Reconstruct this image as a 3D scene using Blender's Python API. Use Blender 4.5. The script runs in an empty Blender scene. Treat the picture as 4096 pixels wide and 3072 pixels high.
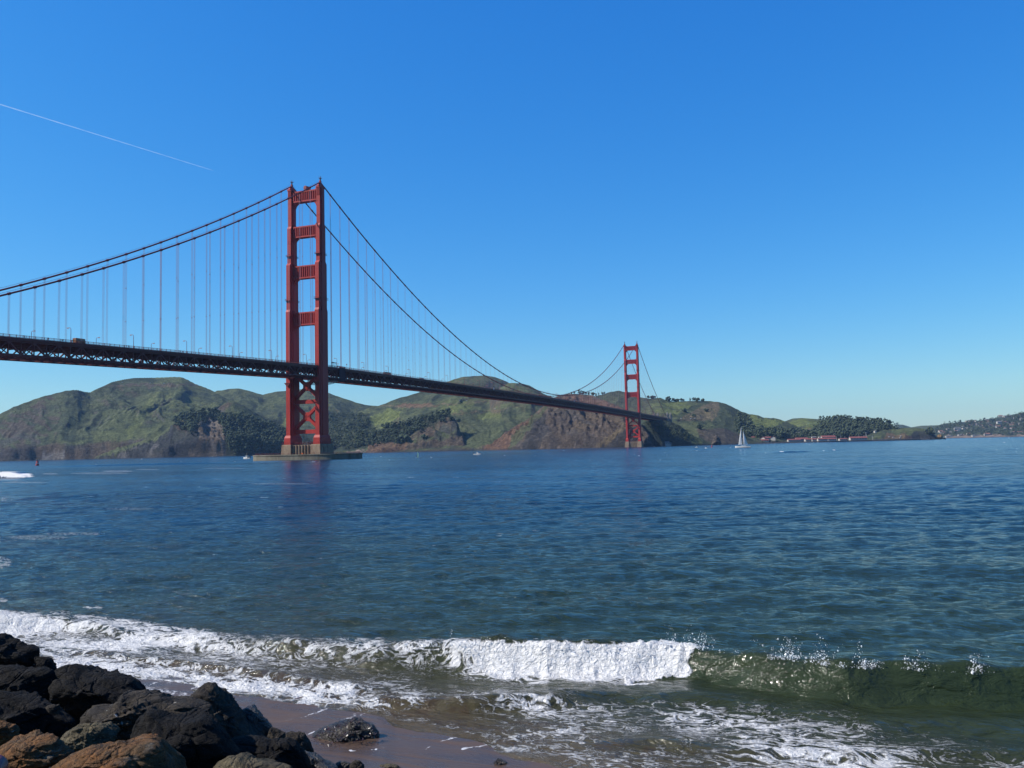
import bpy, bmesh, math, random
import numpy as np
from mathutils import Vector, Matrix

# ------------------------------------------------------------ camera, sky, sun
sc = bpy.context.scene
CAM = np.array([397.8824, -614.5967, 6.3796])
YAW, PITCH, ROLL, FPX = math.radians(19.69855), math.radians(4.11921), math.radians(-1.307788), 3497.62
FW = np.array([-math.sin(YAW)*math.cos(PITCH), math.cos(YAW)*math.cos(PITCH), math.sin(PITCH)])
_r = np.array([math.cos(YAW), math.sin(YAW), 0.0])
_u = np.cross(_r, FW)
RT = _r*math.cos(ROLL) + _u*math.sin(ROLL)
UP = -_r*math.sin(ROLL) + _u*math.cos(ROLL)
cd = bpy.data.cameras.new('camera')
co = bpy.data.objects.new('camera', cd)
sc.collection.objects.link(co)
M = Matrix(((RT[0], UP[0], -FW[0], CAM[0]), (RT[1], UP[1], -FW[1], CAM[1]), (RT[2], UP[2], -FW[2], CAM[2]), (0, 0, 0, 1)))
co.matrix_world = M
cd.sensor_width = 36.0
cd.lens = 36.0*FPX/4096.0
cd.clip_start = 0.3
cd.clip_end = 120000
sc.camera = co

SUN_EL, SUN_ROT = math.radians(41), math.radians(243)
world = bpy.data.worlds.new('World'); sc.world = world; world.use_nodes = True
wn, wl = world.node_tree.nodes, world.node_tree.links
bg = wn['Background']
sky = wn.new('ShaderNodeTexSky'); sky.sky_type = 'NISHITA'; sky.sun_disc = False
sky.sun_elevation = SUN_EL; sky.sun_rotation = SUN_ROT
sky.air_density = 1.0; sky.dust_density = 0.3; sky.ozone_density = 3.0; sky.altitude = 0
hs = wn.new('ShaderNodeHueSaturation'); hs.inputs['Saturation'].default_value = 1.30
hs.inputs['Value'].default_value = 1.0
sep = wn.new('ShaderNodeSeparateColor'); com = wn.new('ShaderNodeCombineColor')
wl.new(sky.outputs[0], hs.inputs['Color']); wl.new(hs.outputs[0], sep.inputs[0])
for i, (a_, p_) in enumerate(((.55, 1.07), (.73, .79), (.95, .48))):   # tone of the clear sky, channel by channel
    pw = wn.new('ShaderNodeMath'); pw.operation = 'POWER'; pw.inputs[1].default_value = p_
    ml = wn.new('ShaderNodeMath'); ml.operation = 'MULTIPLY'; ml.inputs[1].default_value = a_*.15**(p_-1)
    wl.new(sep.outputs[i], pw.inputs[0]); wl.new(pw.outputs[0], ml.inputs[0]); wl.new(ml.outputs[0], com.inputs[i])
# the blue fades a little where the sky pales towards the horizon
s1 = wn.new('ShaderNodeMath'); s1.operation = 'SUBTRACT'; s1.inputs[1].default_value = .1/.15; s1.use_clamp = False
s2 = wn.new('ShaderNodeMath'); s2.operation = 'MAXIMUM'; s2.inputs[1].default_value = 0
s3 = wn.new('ShaderNodeMath'); s3.operation = 'MULTIPLY_ADD'; s3.inputs[1].default_value = -.37
wl.new(com.inputs[0].links[0].from_socket, s1.inputs[0]); wl.new(s1.outputs[0], s2.inputs[0]); wl.new(s2.outputs[0], s3.inputs[0])
wl.new(com.inputs[2].links[0].from_socket, s3.inputs[2]); wl.new(s3.outputs[0], com.inputs[2])
wl.new(com.outputs[0], bg.inputs[0])
bg.inputs[1].default_value = 0.099
sd = bpy.data.lights.new('sun', 'SUN'); sd.energy = 4.8; sd.angle = math.radians(0.53); sd.color = (1.0, 0.95, 0.88)
so = bpy.data.objects.new('sun', sd); sc.collection.objects.link(so)
sdir = Vector((math.sin(SUN_ROT)*math.cos(SUN_EL), math.cos(SUN_ROT)*math.cos(SUN_EL), math.sin(SUN_EL)))
so.rotation_euler = sdir.to_track_quat('Z', 'Y').to_euler()
so.location = (0, 0, 600)
vs = sc.view_settings
vs.view_transform = 'Standard'; vs.look = 'None'; vs.exposure = 0.6; vs.gamma = 1.0; vs.use_curve_mapping = False
sc.cycles.max_bounces = 8
sc.cycles.volume_bounces = 0
sc.cycles.use_denoising = True

HAZE = 0.000028
ALB = 0.66
# ------------------------------------------------------------ helpers
def ray(u, v): return FW + RT*((u-2048.0)/FPX) - UP*((v-1536.0)/FPX)
def pt_z(u, v, z):
    d = ray(u, v); return CAM + d*((z-CAM[2])/d[2])
def pt_d(u, v, D):          # the point on the ray at horizontal distance D
    d = ray(u, v); return CAM + d*(D/math.hypot(d[0], d[1]))
def pt_x(u, v, X):
    d = ray(u, v); return CAM + d*((X-CAM[0])/d[0])
def proj(P):
    d = P-CAM; z = d@FW
    return 2048+FPX*(d@RT)/z, 1536-FPX*(d@UP)/z
_H = math.hypot(FW[0], FW[1])
FH = np.array([FW[0]/_H, FW[1]/_H]); RH = np.array([FH[1], -FH[0]])
def tD(P):                  # bearing parameter and distance from the observer
    x, y = P[0]-CAM[0], P[1]-CAM[1]
    a = x*FH[0]+y*FH[1]; b = x*RH[0]+y*RH[1]
    return b/a, math.hypot(x, y)
_perm = np.random.RandomState(7).rand(65536)
def _h(ix, iy, s): return _perm[(ix*7919 + iy*104729 + s*1299709) & 65535]
def vnoise(x, y, s=0):
    ix = np.floor(x).astype(np.int64); iy = np.floor(y).astype(np.int64)
    fx = x-ix; fy = y-iy
    fx = fx*fx*fx*(fx*(fx*6-15)+10); fy = fy*fy*fy*(fy*(fy*6-15)+10)
    a = _h(ix, iy, s); b = _h(ix+1, iy, s); c = _h(ix, iy+1, s); d = _h(ix+1, iy+1, s)
    return (a*(1-fx)+b*fx)*(1-fy)+(c*(1-fx)+d*fx)*fy
def fbm(x, y, o=4, s=0, g=0.5):
    r = 0; A = 1; T = 0
    for k in range(o):
        r = r+A*vnoise(x*2**k+k*17.3, y*2**k-k*9.1, s+k); T += A; A *= g
    return r/T
def rfbm(x, y, o=4, s=0, g=0.5):
    r = 0; A = 1; T = 0
    for k in range(o):
        r = r+A*(1-abs(2*vnoise(x*2**k+k*13.7, y*2**k-k*5.1, s+k)-1)); T += A; A *= g
    return r/T
def sstep(a, b, x):
    t = np.clip((x-a)/(b-a), 0, 1); return t*t*(3-2*t)

def tag(o, label=None, cat=None, group=None, kind=None):
    if label: o['label'] = label
    if cat: o['category'] = cat
    if group: o['group'] = group
    if kind: o['kind'] = kind
    return o
def empty(name, loc=(0, 0, 0), rz=0, parent=None):
    o = bpy.data.objects.new(name, None); sc.collection.objects.link(o)
    o.location = loc; o.rotation_euler = (0, 0, rz); o.empty_display_size = 1
    if parent: o.parent = parent
    return o
def link(name, me, mat=None, parent=None):
    o = bpy.data.objects.new(name, me); sc.collection.objects.link(o)
    if mat: me.materials.append(mat)
    if parent: o.parent = parent
    return o
def copy_tree(o, parent=None):
    c = o.copy(); sc.collection.objects.link(c); c.parent = parent
    for ch in [k for k in o.children]: copy_tree(ch, c)
    return c
class MB:
    def __init__(s): s.v = []; s.f = []; s.m = []; s.cur = 0
    def add(s, vs_, fs):
        n = len(s.v); s.v += [tuple(map(float, p)) for p in vs_]
        for f in fs: s.f.append(tuple(i+n for i in f)); s.m.append(s.cur)
    def hexa(s, p): s.add(p, [(0, 3, 2, 1), (4, 5, 6, 7), (0, 1, 5, 4), (1, 2, 6, 5), (2, 3, 7, 6), (3, 0, 4, 7)])
    def box(s, x0, x1, y0, y1, z0, z1):
        s.hexa([(x0, y0, z0), (x1, y0, z0), (x1, y1, z0), (x0, y1, z0), (x0, y0, z1), (x1, y0, z1), (x1, y1, z1), (x0, y1, z1)])
    def frus(s, x, y, w0, l0, z0, w1, l1, z1):
        s.hexa([(x-w0, y-l0, z0), (x+w0, y-l0, z0), (x+w0, y+l0, z0), (x-w0, y+l0, z0), (x-w1, y-l1, z1), (x+w1, y-l1, z1), (x+w1, y+l1, z1), (x-w1, y+l1, z1)])
    def bar(s, a, b, w, h, up=(0, 0, 1)):
        a = Vector(a); b = Vector(b); d = (b-a).normalized(); up = Vector(up)
        if abs(d.dot(up)) > 0.99: up = Vector((0, 1, 0))
        x = d.cross(up).normalized(); y = x.cross(d)
        x = x*(w/2); y = y*(h/2)
        s.hexa([a-x-y, a+x-y, a+x+y, a-x+y, b-x-y, b+x-y, b+x+y, b-x+y])
    def prism(s, poly, axis, c0, c1):      # poly in the other two axes
        n = len(poly)
        def mk(p, c):
            if axis == 'y': return (p[0], c, p[1])
            if axis == 'x': return (c, p[0], p[1])
            return (p[0], p[1], c)
        vs_ = [mk(p, c0) for p in poly]+[mk(p, c1) for p in poly]
        fs = [tuple(range(n)), tuple(range(2*n-1, n-1, -1))]+[(i, i+n, (i+1) % n+n, (i+1) % n) for i in range(n)]
        s.add(vs_, fs)
    def tube(s, pts, r, n=8, cap=True):
        pts = [Vector(p) for p in pts]; vs_ = []; rr = r if hasattr(r, '__len__') else [r]*len(pts)
        for i, p in enumerate(pts):
            d = (pts[min(i+1, len(pts)-1)]-pts[max(i-1, 0)]).normalized()
            up = Vector((0, 0, 1)) if abs(d.z) < 0.95 else Vector((0, 1, 0))
            x = d.cross(up).normalized(); y = x.cross(d)
            for k in range(n):
                a = 2*math.pi*k/n; vs_.append(p+(x*math.cos(a)+y*math.sin(a))*rr[i])
        fs = [(i*n+k, i*n+(k+1) % n, (i+1)*n+(k+1) % n, (i+1)*n+k) for i in range(len(pts)-1) for k in range(n)]
        if cap: fs += [tuple(range(n-1, -1, -1)), tuple(range((len(pts)-1)*n, len(pts)*n))]
        s.add(vs_, fs)
    def build(s, name, mats, parent=None, smooth=False):
        me = bpy.data.meshes.new(name); me.from_pydata(s.v, [], s.f)
        if not isinstance(mats, (list, tuple)): mats = [mats]
        bm = bmesh.new(); bm.from_mesh(me)
        bmesh.ops.recalc_face_normals(bm, faces=bm.faces[:]); bm.to_mesh(me); bm.free()
        for m in mats: me.materials.append(m)
        if len(mats) > 1: me.polygons.foreach_set('material_index', s.m)
        if smooth: me.polygons.foreach_set('use_smooth', [True]*len(me.polygons))
        o = bpy.data.objects.new(name, me); sc.collection.objects.link(o)
        if parent: o.parent = parent
        return o
def grid_mesh(name, X, Y, Z, smooth=True, wrap=False):
    nr, nc = X.shape
    co_ = np.stack([X, Y, Z], -1).reshape(-1, 3).astype(np.float32)
    cc = nc if wrap else nc-1
    i = np.arange(nr-1)[:, None]*nc; j = np.arange(cc)[None, :]; j2 = (j+1) % nc
    q = np.stack([i+j, i+j2, i+nc+j2, i+nc+j], -1).reshape(-1, 4).astype(np.int32)
    me = bpy.data.meshes.new(name)
    me.vertices.add(len(co_)); me.vertices.foreach_set('co', co_.ravel())
    me.loops.add(q.size); me.loops.foreach_set('vertex_index', q.ravel())
    me.polygons.add(len(q)); me.polygons.foreach_set('loop_start', np.arange(0, q.size, 4, dtype=np.int32))
    me.polygons.foreach_set('loop_total', np.full(len(q), 4, dtype=np.int32))
    if smooth: me.polygons.foreach_set('use_smooth', np.ones(len(q), dtype=bool))
    me.update(calc_edges=True)
    return me
def set_attr(me, name, arr):
    if arr.ndim == 1 or arr.shape[-1] != 3:
        a = me.attributes.new(name, 'FLOAT', 'POINT'); a.data.foreach_set('value', arr.astype(np.float32).ravel())
    else:
        a = me.attributes.new(name, 'FLOAT_VECTOR', 'POINT'); a.data.foreach_set('vector', arr.astype(np.float32).ravel())

# ------------------------------------------------------------ materials
class NT:
    def __init__(s, name):
        s.m = bpy.data.materials.new(name); s.m.use_nodes = True
        s.t = s.m.node_tree; s.b = s.t.nodes['Principled BSDF']; s.tc = None
    def n(s, typ, **kw):
        x = s.t.nodes.new('ShaderNode'+typ)
        for k, v in kw.items(): setattr(x, k, v)
        return x
    def l(s, a, b): s.t.links.new(a, b)
    def val(s, node, **kw):
        for k, v in kw.items(): node.inputs[k.replace('_', ' ')].default_value = v
        return node
    def coord(s, sc_=(1, 1, 1), rot=(0, 0, 0), kind='Object'):
        tc = s.n('TexCoord'); mp = s.n('Mapping'); mp.inputs['Scale'].default_value = sc_; mp.inputs['Rotation'].default_value = rot
        s.l(tc.outputs[kind], mp.inputs[0]); return mp.outputs[0]
    def noise(s, scale, detail=4, rough=0.55, co=None, dist=0):
        x = s.n('TexNoise'); x.inputs['Scale'].default_value = scale; x.inputs['Detail'].default_value = detail
        x.inputs['Roughness'].default_value = rough; x.inputs['Distortion'].default_value = dist
        s.l(co if co is not None else s.coord(), x.inputs['Vector']); return x.outputs['Fac']
    def ramp(s, fac, stops, interp='LINEAR'):
        x = s.n('ValToRGB'); x.color_ramp.interpolation = interp
        e = x.color_ramp.elements
        while len(e) < len(stops): e.new(0.5)
        for i, (p, c) in enumerate(stops):
            e[i].position = p; e[i].color = (c, c, c, 1) if not hasattr(c, '__len__') else (*c, 1)
        s.l(fac, x.inputs[0]); return x.outputs[0]
    def math(s, op, a, b=None, c=None, clamp=False):
        x = s.n('Math', operation=op); x.use_clamp = clamp
        for i, q in enumerate((a, b, c)):
            if q is None: continue
            if isinstance(q, (int, float)): x.inputs[i].default_value = q
            else: s.l(q, x.inputs[i])
        return x.outputs[0]
    def mix(s, fac, a, b, bt='MIX'):
        x = s.n('Mix', data_type='RGBA', blend_type=bt)
        for i, q in ((0, fac), (6, a), (7, b)):
            if isinstance(q, (int, float)): x.inputs[i].default_value = q
            elif isinstance(q, tuple): x.inputs[i].default_value = (*q, 1)
            else: s.l(q, x.inputs[i])
        return x.outputs[2]
    def attr(s, name, out='Fac'):
        x = s.n('Attribute'); x.attribute_name = name; return x.outputs[out]
    def bump(s, h, strength=0.5, dist=0.1, normal=None):
        x = s.n('Bump'); x.inputs['Strength'].default_value = strength; x.inputs['Distance'].default_value = dist
        s.l(h, x.inputs['Height'])
        if normal is not None: s.l(normal, x.inputs['Normal'])
        s.l(x.outputs[0], s.b.inputs['Normal']); return x.outputs[0]
def simple(name, col, rough=0.6, var=0.15, scale=1.0, metal=0.0, spec=0.4, bump=0.0):
    m = NT(name); m.b.inputs['Roughness'].default_value = rough; m.b.inputs['Metallic'].default_value = metal
    m.b.inputs['Specular IOR Level'].default_value = spec
    f = m.noise(scale, 4); col = tuple(c*ALB for c in col)
    a = tuple(c*(1-var) for c in col); b = tuple(min(1, c*(1+var)) for c in col)
    m.l(m.ramp(f, [(0.3, a), (0.7, b)]), m.b.inputs['Base Color'])
    if bump: m.bump(f, bump, 0.1)
    return m.m
# ------------------------------------------------------------ far hills
def curve(pts):
    P = [(tD(pt_d(u, v, D)), pt_d(u, v, D)[2]) for u, v, D in pts]
    t = np.array([p[0][0] for p in P]); D = np.array([p[0][1] for p in P]); z = np.array([p[1] for p in P])
    o = np.argsort(t); return t[o], D[o], z[o]
def cD(pts, Dv):            # add distances by linear interpolation over u
    return [(u, v, float(np.interp(u, [a for a, _ in Dv], [b for _, b in Dv]))) for u, v in pts]
def u2t(u): return tD(pt_d(u, 1780, 2500))[0]

LAY = []
def layer(name, crest, Dc, Df, p=1.0, cliff=(0.0, 0.1), back=0.35, amp=0.10, gw=60.0, rough=3.0):
    LAY.append(dict(name=name, c=curve(cD(crest, Dc)), f=([u2t(u) for u, _ in Df], [d for _, d in Df]), p=p, cliff=cliff, back=back, amp=amp, gw=gw, rough=rough))

layer('far', [(3560, 1706), (3588, 1694), (3613, 1696), (3640, 1705), (3660, 1718), (3690, 1750)], [(3500, 7200)], [(3500, 6800)], amp=0.02)
layer('grass_far', [(3590, 1725), (3620, 1708), (3660, 1702), (3685, 1698), (3761, 1695), (3786, 1693), (3850, 1692), (3950, 1710), (4000, 1735)], [(3500, 6600)], [(3500, 6100)], amp=0.02)
layer('belvedere', [(3640, 1750), (3700, 1730), (3740, 1708), (3765, 1697), (3786, 1692), (3822, 1692), (3847, 1688), (3894, 1683), (3933, 1680), (3966, 1676), (3991, 1668), (4020, 1661), (4056, 1657), (4096, 1648), (4200, 1625), (4400, 1610), (4600, 1640)], [(3600, 5600)], [(3600, 5050)], amp=0.10, gw=130, cliff=(0.05, .05))
layer('back', [(780, 1640), (830, 1585), (868, 1562), (889, 1560), (925, 1554), (951, 1553), (983, 1559), (1016, 1569), (1052, 1579), (1074, 1572), (1099, 1567), (1143, 1562), (1180, 1558), (1228, 1556), (1262, 1559), (1319, 1572), (1342, 1582), (1380, 1594), (1418, 1607), (1456, 1618), (1500, 1623), (1540, 1626), (1600, 1640), (1700, 1680)], [(800, 3500), (1500, 3400)], [(700, 2700), (1300, 2560), (1700, 2500)], p=0.9, amp=0.14, gw=110)
layer('hawk', [(-1300, 1845), (-900, 1805), (-500, 1755), (-200, 1712), (0, 1655), (54, 1627), (108, 1607), (163, 1587), (217, 1574), (260, 1563), (289, 1559), (311, 1559), (336, 1566), (360, 1569), (380, 1558), (419, 1541), (448, 1527), (495, 1517), (535, 1511), (615, 1510), (654, 1509), (694, 1507), (727, 1508), (752, 1519), (781, 1535), (817, 1548), (846, 1560), (890, 1584), (930, 1608), (970, 1632), (1010, 1655), (1060, 1685), (1120, 1730), (1180, 1790)], [(-300, 2900), (300, 3000), (600, 3300), (850, 3200), (1100, 2750)], [(-400, 2750), (0, 2560), (300, 2540), (600, 2430), (1200, 2430)], p=0.75, cliff=(0.10, .06), amp=0.12, gw=100, rough=8)
layer('knob', [(820, 1700), (853, 1648), (885, 1622), (915, 1602), (930, 1602), (944, 1607), (980, 1625), (1016, 1647), (1052, 1669), (1090, 1690), (1130, 1720), (1180, 1770)], [(800, 2720)], [(800, 2450)], p=1.0, amp=0.08, gw=50)
layer('head', [(395, 1822), (412, 1815), (470, 1795), (542, 1770), (615, 1752), (669, 1716), (690, 1694), (720, 1680), (760, 1668), (824, 1650), (870, 1648), (900, 1660), (962, 1666), (1034, 1685), (1070, 1700), (1143, 1718), (1230, 1745), (1330, 1765), (1400, 1792), (1430, 1803)], [(380, 2480), (650, 2450), (1400, 2560)], [(380, 2440), (650, 2300), (1000, 2290), (1400, 2500)], p=0.85, cliff=(0.30, .12), amp=0.20, gw=45, rough=13)
layer('slacker', [(1330, 1700), (1400, 1665), (1440, 1645), (1480, 1630), (1517, 1622), (1553, 1608), (1589, 1593), (1644, 1579), (1683, 1566), (1740, 1545), (1803, 1521), (1843, 1508), (1893, 1503), (1937, 1501), (1969, 1505), (2005, 1516), (2034, 1530), (2070, 1548), (2140, 1590), (2250, 1650)], [(1300, 2950), (1900, 3050), (2200, 3000)], [(1300, 2500), (1600, 2330), (2250, 2150)], p=0.8, amp=0.17, gw=120, rough=3)
layer('slack2', [(1960, 1600), (2000, 1550), (2034, 1532), (2052, 1531), (2088, 1534), (2117, 1541), (2146, 1558), (2175, 1575), (2236, 1600), (2300, 1640)], [(1900, 2750)], [(1900, 2230), (2300, 2150)], p=0.8, amp=0.14, gw=90)
layer('spur', [(1300, 1810), (1336, 1800), (1380, 1775), (1427, 1745), (1480, 1728), (1535, 1712), (1570, 1695), (1607, 1690), (1662, 1678), (1700, 1668), (1748, 1658), (1795, 1656), (1815, 1668), (1832, 1692), (1843, 1732), (1870, 1762), (1900, 1790)], [(1300, 2480), (1600, 2450), (1900, 2330)], [(1300, 2440), (1600, 2320), (1900, 2250)], p=0.9, amp=0.14, gw=45, rough=3)
layer('shore', [(1370, 1806), (1400, 1803), (1460, 1797), (1480, 1782), (1530, 1776), (1580, 1770), (1620, 1756), (1640, 1745), (1670, 1722), (1700, 1714), (1720, 1712), (1740, 1716), (1760, 1727), (1800, 1730), (1830, 1737), (1850, 1742), (1865, 1765), (1878, 1790), (1890, 1800)], [(1370, 2330)], [(1370, 2270)], p=0.8, cliff=(0.45, .2), amp=0.25, gw=28, rough=7)
layer('bluff', [(1925, 1800), (1947, 1790), (1975, 1768), (2008, 1744), (2045, 1719), (2081, 1697), (2131, 1661), (2175, 1621), (2190, 1605), (2215, 1590), (2236, 1580), (2280, 1574), (2330, 1577), (2370, 1580), (2406, 1596), (2461, 1617), (2500, 1636), (2529, 1665), (2562, 1697), (2587, 1726), (2600, 1755), (2606, 1782)], [(1925, 2180), (2190, 2250), (2370, 2240), (2600, 1985)], [(1925, 2140), (2050, 2040), (2200, 1995), (2450, 1965), (2606, 1950)], p=0.8, cliff=(0.14, .08), amp=0.13, gw=42, rough=17, back=0.55)
layer('darkhill', [(2330, 1610), (2360, 1590), (2406, 1578), (2445, 1566), (2478, 1562), (2510, 1570), (2540, 1580), (2562, 1588), (2592, 1594), (2622, 1592), (2640, 1590), (2662, 1599), (2692, 1605), (2737, 1604), (2782, 1603), (2831, 1603), (2879, 1608), (2907, 1616), (2936, 1630), (2965, 1645), (2998, 1656), (3027, 1659), (3056, 1670), (3106, 1673), (3143, 1685), (3200, 1710), (3260, 1745)], [(2330, 2800), (2600, 2850), (3200, 3000)], [(2330, 2200), (2700, 2230), (2900, 2350), (3200, 2650)], p=0.8, amp=0.16, gw=110)
layer('midridge', [(2620, 1700), (2680, 1690), (2727, 1684), (2800, 1684), (2850, 1690), (2900, 1705), (2950, 1730), (3000, 1755), (3040, 1768)], [(2600, 2420), (3000, 2500)], [(2600, 2200), (2800, 2180), (2900, 2260), (3040, 2420)], p=0.8, amp=0.12, gw=60)
layer('right', [(3050, 1720), (3100, 1700), (3143, 1684), (3171, 1674), (3208, 1672), (3251, 1675), (3276, 1677), (3320, 1680), (3400, 1690), (3450, 1710)], [(3050, 3400)], [(3050, 2680)], p=0.9, amp=0.16, gw=90)
layer('hump', [(3080, 1745), (3130, 1730), (3170, 1722), (3200, 1720), (3240, 1735), (3280, 1750)], [(3050, 2900)], [(3050, 2680)], p=0.9, amp=0.1, gw=60)
layer('wood', [(3215, 1750), (3240, 1730), (3276, 1700), (3305, 1684), (3341, 1674), (3400, 1673), (3444, 1682), (3480, 1687), (3516, 1683), (3545, 1690), (3570, 1702), (3595, 1718), (3615, 1735), (3640, 1750)], [(3200, 3050)], [(3200, 2700), (3600, 2860)], p=0.7, amp=0.08, gw=60)
layer('cavallo', [(3420, 1756), (3440, 1748), (3480, 1729), (3530, 1716), (3624, 1710), (3681, 1711), (3715, 1717), (3728, 1726), (3735, 1734), (3743, 1742), (3757, 1752), (3763, 1757)], [(3420, 2900)], [(3420, 2740), (3620, 2760), (3680, 2830), (3763, 2870)], p=0.6, cliff=(0.1, .1), amp=0.10, gw=40, rough=4)
layer('flat', [(2600, 1781), (2760, 1777), (2900, 1773), (3000, 1771), (3300, 1764), (3500, 1759), (3680, 1755), (3720, 1755.5)], [(2600, 1990), (2800, 2180), (3000, 2420), (3300, 2600), (3700, 2780)], [(2600, 1965), (2800, 2160), (3000, 2400), (3300, 2580), (3700, 2760)], p=0.3, back=0.0, amp=0.0, rough=0)
layer('point', [(2545, 1720), (2575, 1690), (2600, 1680), (2650, 1680), (2672, 1682), (2700, 1692), (2722, 1702), (2752, 1729), (2782, 1747), (2818, 1769), (2835, 1776)], [(2545, 2120), (2700, 2160), (2835, 2180)], [(2545, 1990), (2650, 1990), (2760, 2080), (2835, 2160)], p=0.8, cliff=(0.12, .1), amp=0.12, gw=40, rough=4, back=0.6)

tc_ = np.linspace(u2t(-1050), u2t(4560), 1440)
Dr = np.concatenate([np.arange(1930, 2350, 4.0), np.arange(2350, 3560, 7.0), np.arange(3560, 5000, 90.0), np.arange(5000, 5650, 14.0), np.arange(5650, 8600, 90.0)])
T, DD = np.meshgrid(tc_, Dr)
ca = 1/np.sqrt(1+T*T)
TX = CAM[0]+DD*ca*(FH[0]+T*RH[0]); TY = CAM[1]+DD*ca*(FH[1]+T*RH[1])
TZ = np.full(T.shape, -12.0); LID = np.full(T.shape, -1)
SX = np.zeros(T.shape)
arc = T*2500
g1 = fbm(TX/420, TY/420, 4, 11)
for li, L in enumerate(LAY):
    ct, cDd, cz = L['c']
    out_ = np.maximum(np.maximum(ct[0]-T, T-ct[-1]), 0); act = out_ < .12
    Dc = np.interp(T, ct, cDd); zc = np.interp(T, ct, cz)-out_*Dc*.5; Df = np.interp(T, *L['f'])
    Df = Df+(fbm(arc/90, arc*0+li, 3, 40+li)-0.5)*30*(1 if L['rough'] else 0.2)
    x = np.clip((DD-Df)/np.maximum(Dc-Df, 5), 0, 1)
    ch, cw = L['cliff']
    sh = (1-ch)*x**L['p']+ch*sstep(0, cw, x)
    h = zc*sh
    # gullies run down the slope, so they are long across the contour and narrow along it
    wob = (fbm(TX/200, TY/200, 3, 60+li)-0.5)*L['gw']*1.6
    gul = 1-rfbm((arc+wob)/L['gw'], DD/(L['gw']*4.5), 4, 20+li, 0.5)
    env = np.clip(x*(1-x)*4, 0, 1)**0.8
    lump = (fbm(TX/(L['gw']*2.2), TY/(L['gw']*2.2), 3, 90+li)-0.5)
    h = h-zc*L['amp']*env*(gul*1.5)+zc*L['amp']*env*lump*0.9
    rg = rfbm((arc*0.8+DD*0.35+wob*0.3)/26, (DD-arc*0.4)/60, 5, 30+li, 0.6)-0.5+.5*(rfbm(TX/11, TY/16, 3, 35+li, .6)-.5)
    h = h+L['rough']*rg*np.clip(x*12, 0, 1)*np.clip((1-x)*9, 0, 1)*(0.35+sstep(0.35, 0.65, fbm(TX/130, TY/130, 2, 33)))
    h = np.where(DD > Dc, zc-(DD-Dc)*L['back'], h)
    h = np.where(DD < Df, -(Df-DD)*0.35, h)
    h = np.where(act & (zc > 1), h, -60)
    m = h > TZ
    TZ = np.where(m, h, TZ); LID = np.where(m, li, LID); SX = np.where(m, x, SX)
TZ = np.maximum(TZ, -12)
TU, TV = proj(np.stack([TX, TY, TZ], -1).reshape(-1, 3)); TU = TU.reshape(T.shape); TV = TV.reshape(T.shape)

# visible point of a ray on the hills
ELV = (TZ-CAM[2])/DD
RM = np.maximum.accumulate(ELV, 0)
def hill_hit(u, v, first=0):
    d = ray(u, v); hl = math.hypot(d[0], d[1]); el = d[2]/hl
    t, _ = tD(CAM+d)
    j = int(round((t-tc_[0])/(tc_[1]-tc_[0])))
    if j < 0 or j >= len(tc_): return None
    k = int(np.searchsorted(RM[:, j], el))
    if k <= 0 or k >= len(Dr): return None
    return np.array([TX[k, j], TY[k, j], TZ[k, j]]), LAY[LID[k, j]]['name'], DD[k, j]

# colour of the ground cover
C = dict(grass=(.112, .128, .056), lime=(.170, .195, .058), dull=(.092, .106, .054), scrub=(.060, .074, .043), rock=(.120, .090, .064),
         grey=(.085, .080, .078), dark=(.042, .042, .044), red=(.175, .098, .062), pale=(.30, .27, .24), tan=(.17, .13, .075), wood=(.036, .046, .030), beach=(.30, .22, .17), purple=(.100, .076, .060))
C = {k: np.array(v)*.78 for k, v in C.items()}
gx = np.gradient(TZ, axis=1)/np.maximum(np.gradient(arc, axis=1)*DD/2500, .1); gy = np.gradient(TZ, axis=0)/np.gradient(DD, axis=0)
slope = np.sqrt(gx*gx+gy*gy)
n1 = fbm(TX/170, TY/170, 5, 71); n2 = fbm(TX/45, TY/45, 4, 72); n3 = fbm(TX/14, TY/14, 3, 73)
def mixc(a, b, f): f = np.clip(f, 0, 1)[..., None]; return a*(1-f)+b*f
col = mixc(C['dull'][None, None], C['grass'][None, None], sstep(0.35, 0.65, n1+0.25*(n2-0.5)))
col = mixc(col, C['scrub'], sstep(0.47, 0.60, n2*0.6+n3*0.4+0.30*(0.5-n1)))
steep = sstep(0.62, 0.95, slope+0.30*(n2-0.5)+0.2*(n3-.5))
low = sstep(0.09, 0.02, SX)
base_rock = mixc(C['rock'][None, None], C['grey'][None, None], sstep(0.4, 0.6, fbm((TX+TZ)/50, (TY-TZ)/50, 4, 75)))
col = mixc(col, base_rock, np.clip(steep*0.75+low*.6*sstep(.45, .65, n2+.1), 0, 1))
du = (fbm(TU/26, TV/26, 3, 81)-.5)*26+(fbm(TU/7, TV/7, 2, 83)-.5)*9; dv = (fbm(TU/26+50, TV/26+9, 3, 82)-.5)*22+(fbm(TU/7, TV/7+9, 2, 84)-.5)*7
NM = {L['name']: i for i, L in enumerate(LAY)}
def inpoly(U, V, poly):
    r = np.zeros(U.shape, bool); n = len(poly)
    for i in range(n):
        x0, y0 = poly[i]; x1, y1 = poly[(i+1) % n]
        if y0 == y1: continue
        c = ((V > y0) != (V > y1)) & (U < (x1-x0)*(V-y0)/(y1-y0)+x0)
        r ^= c
    return r
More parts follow.
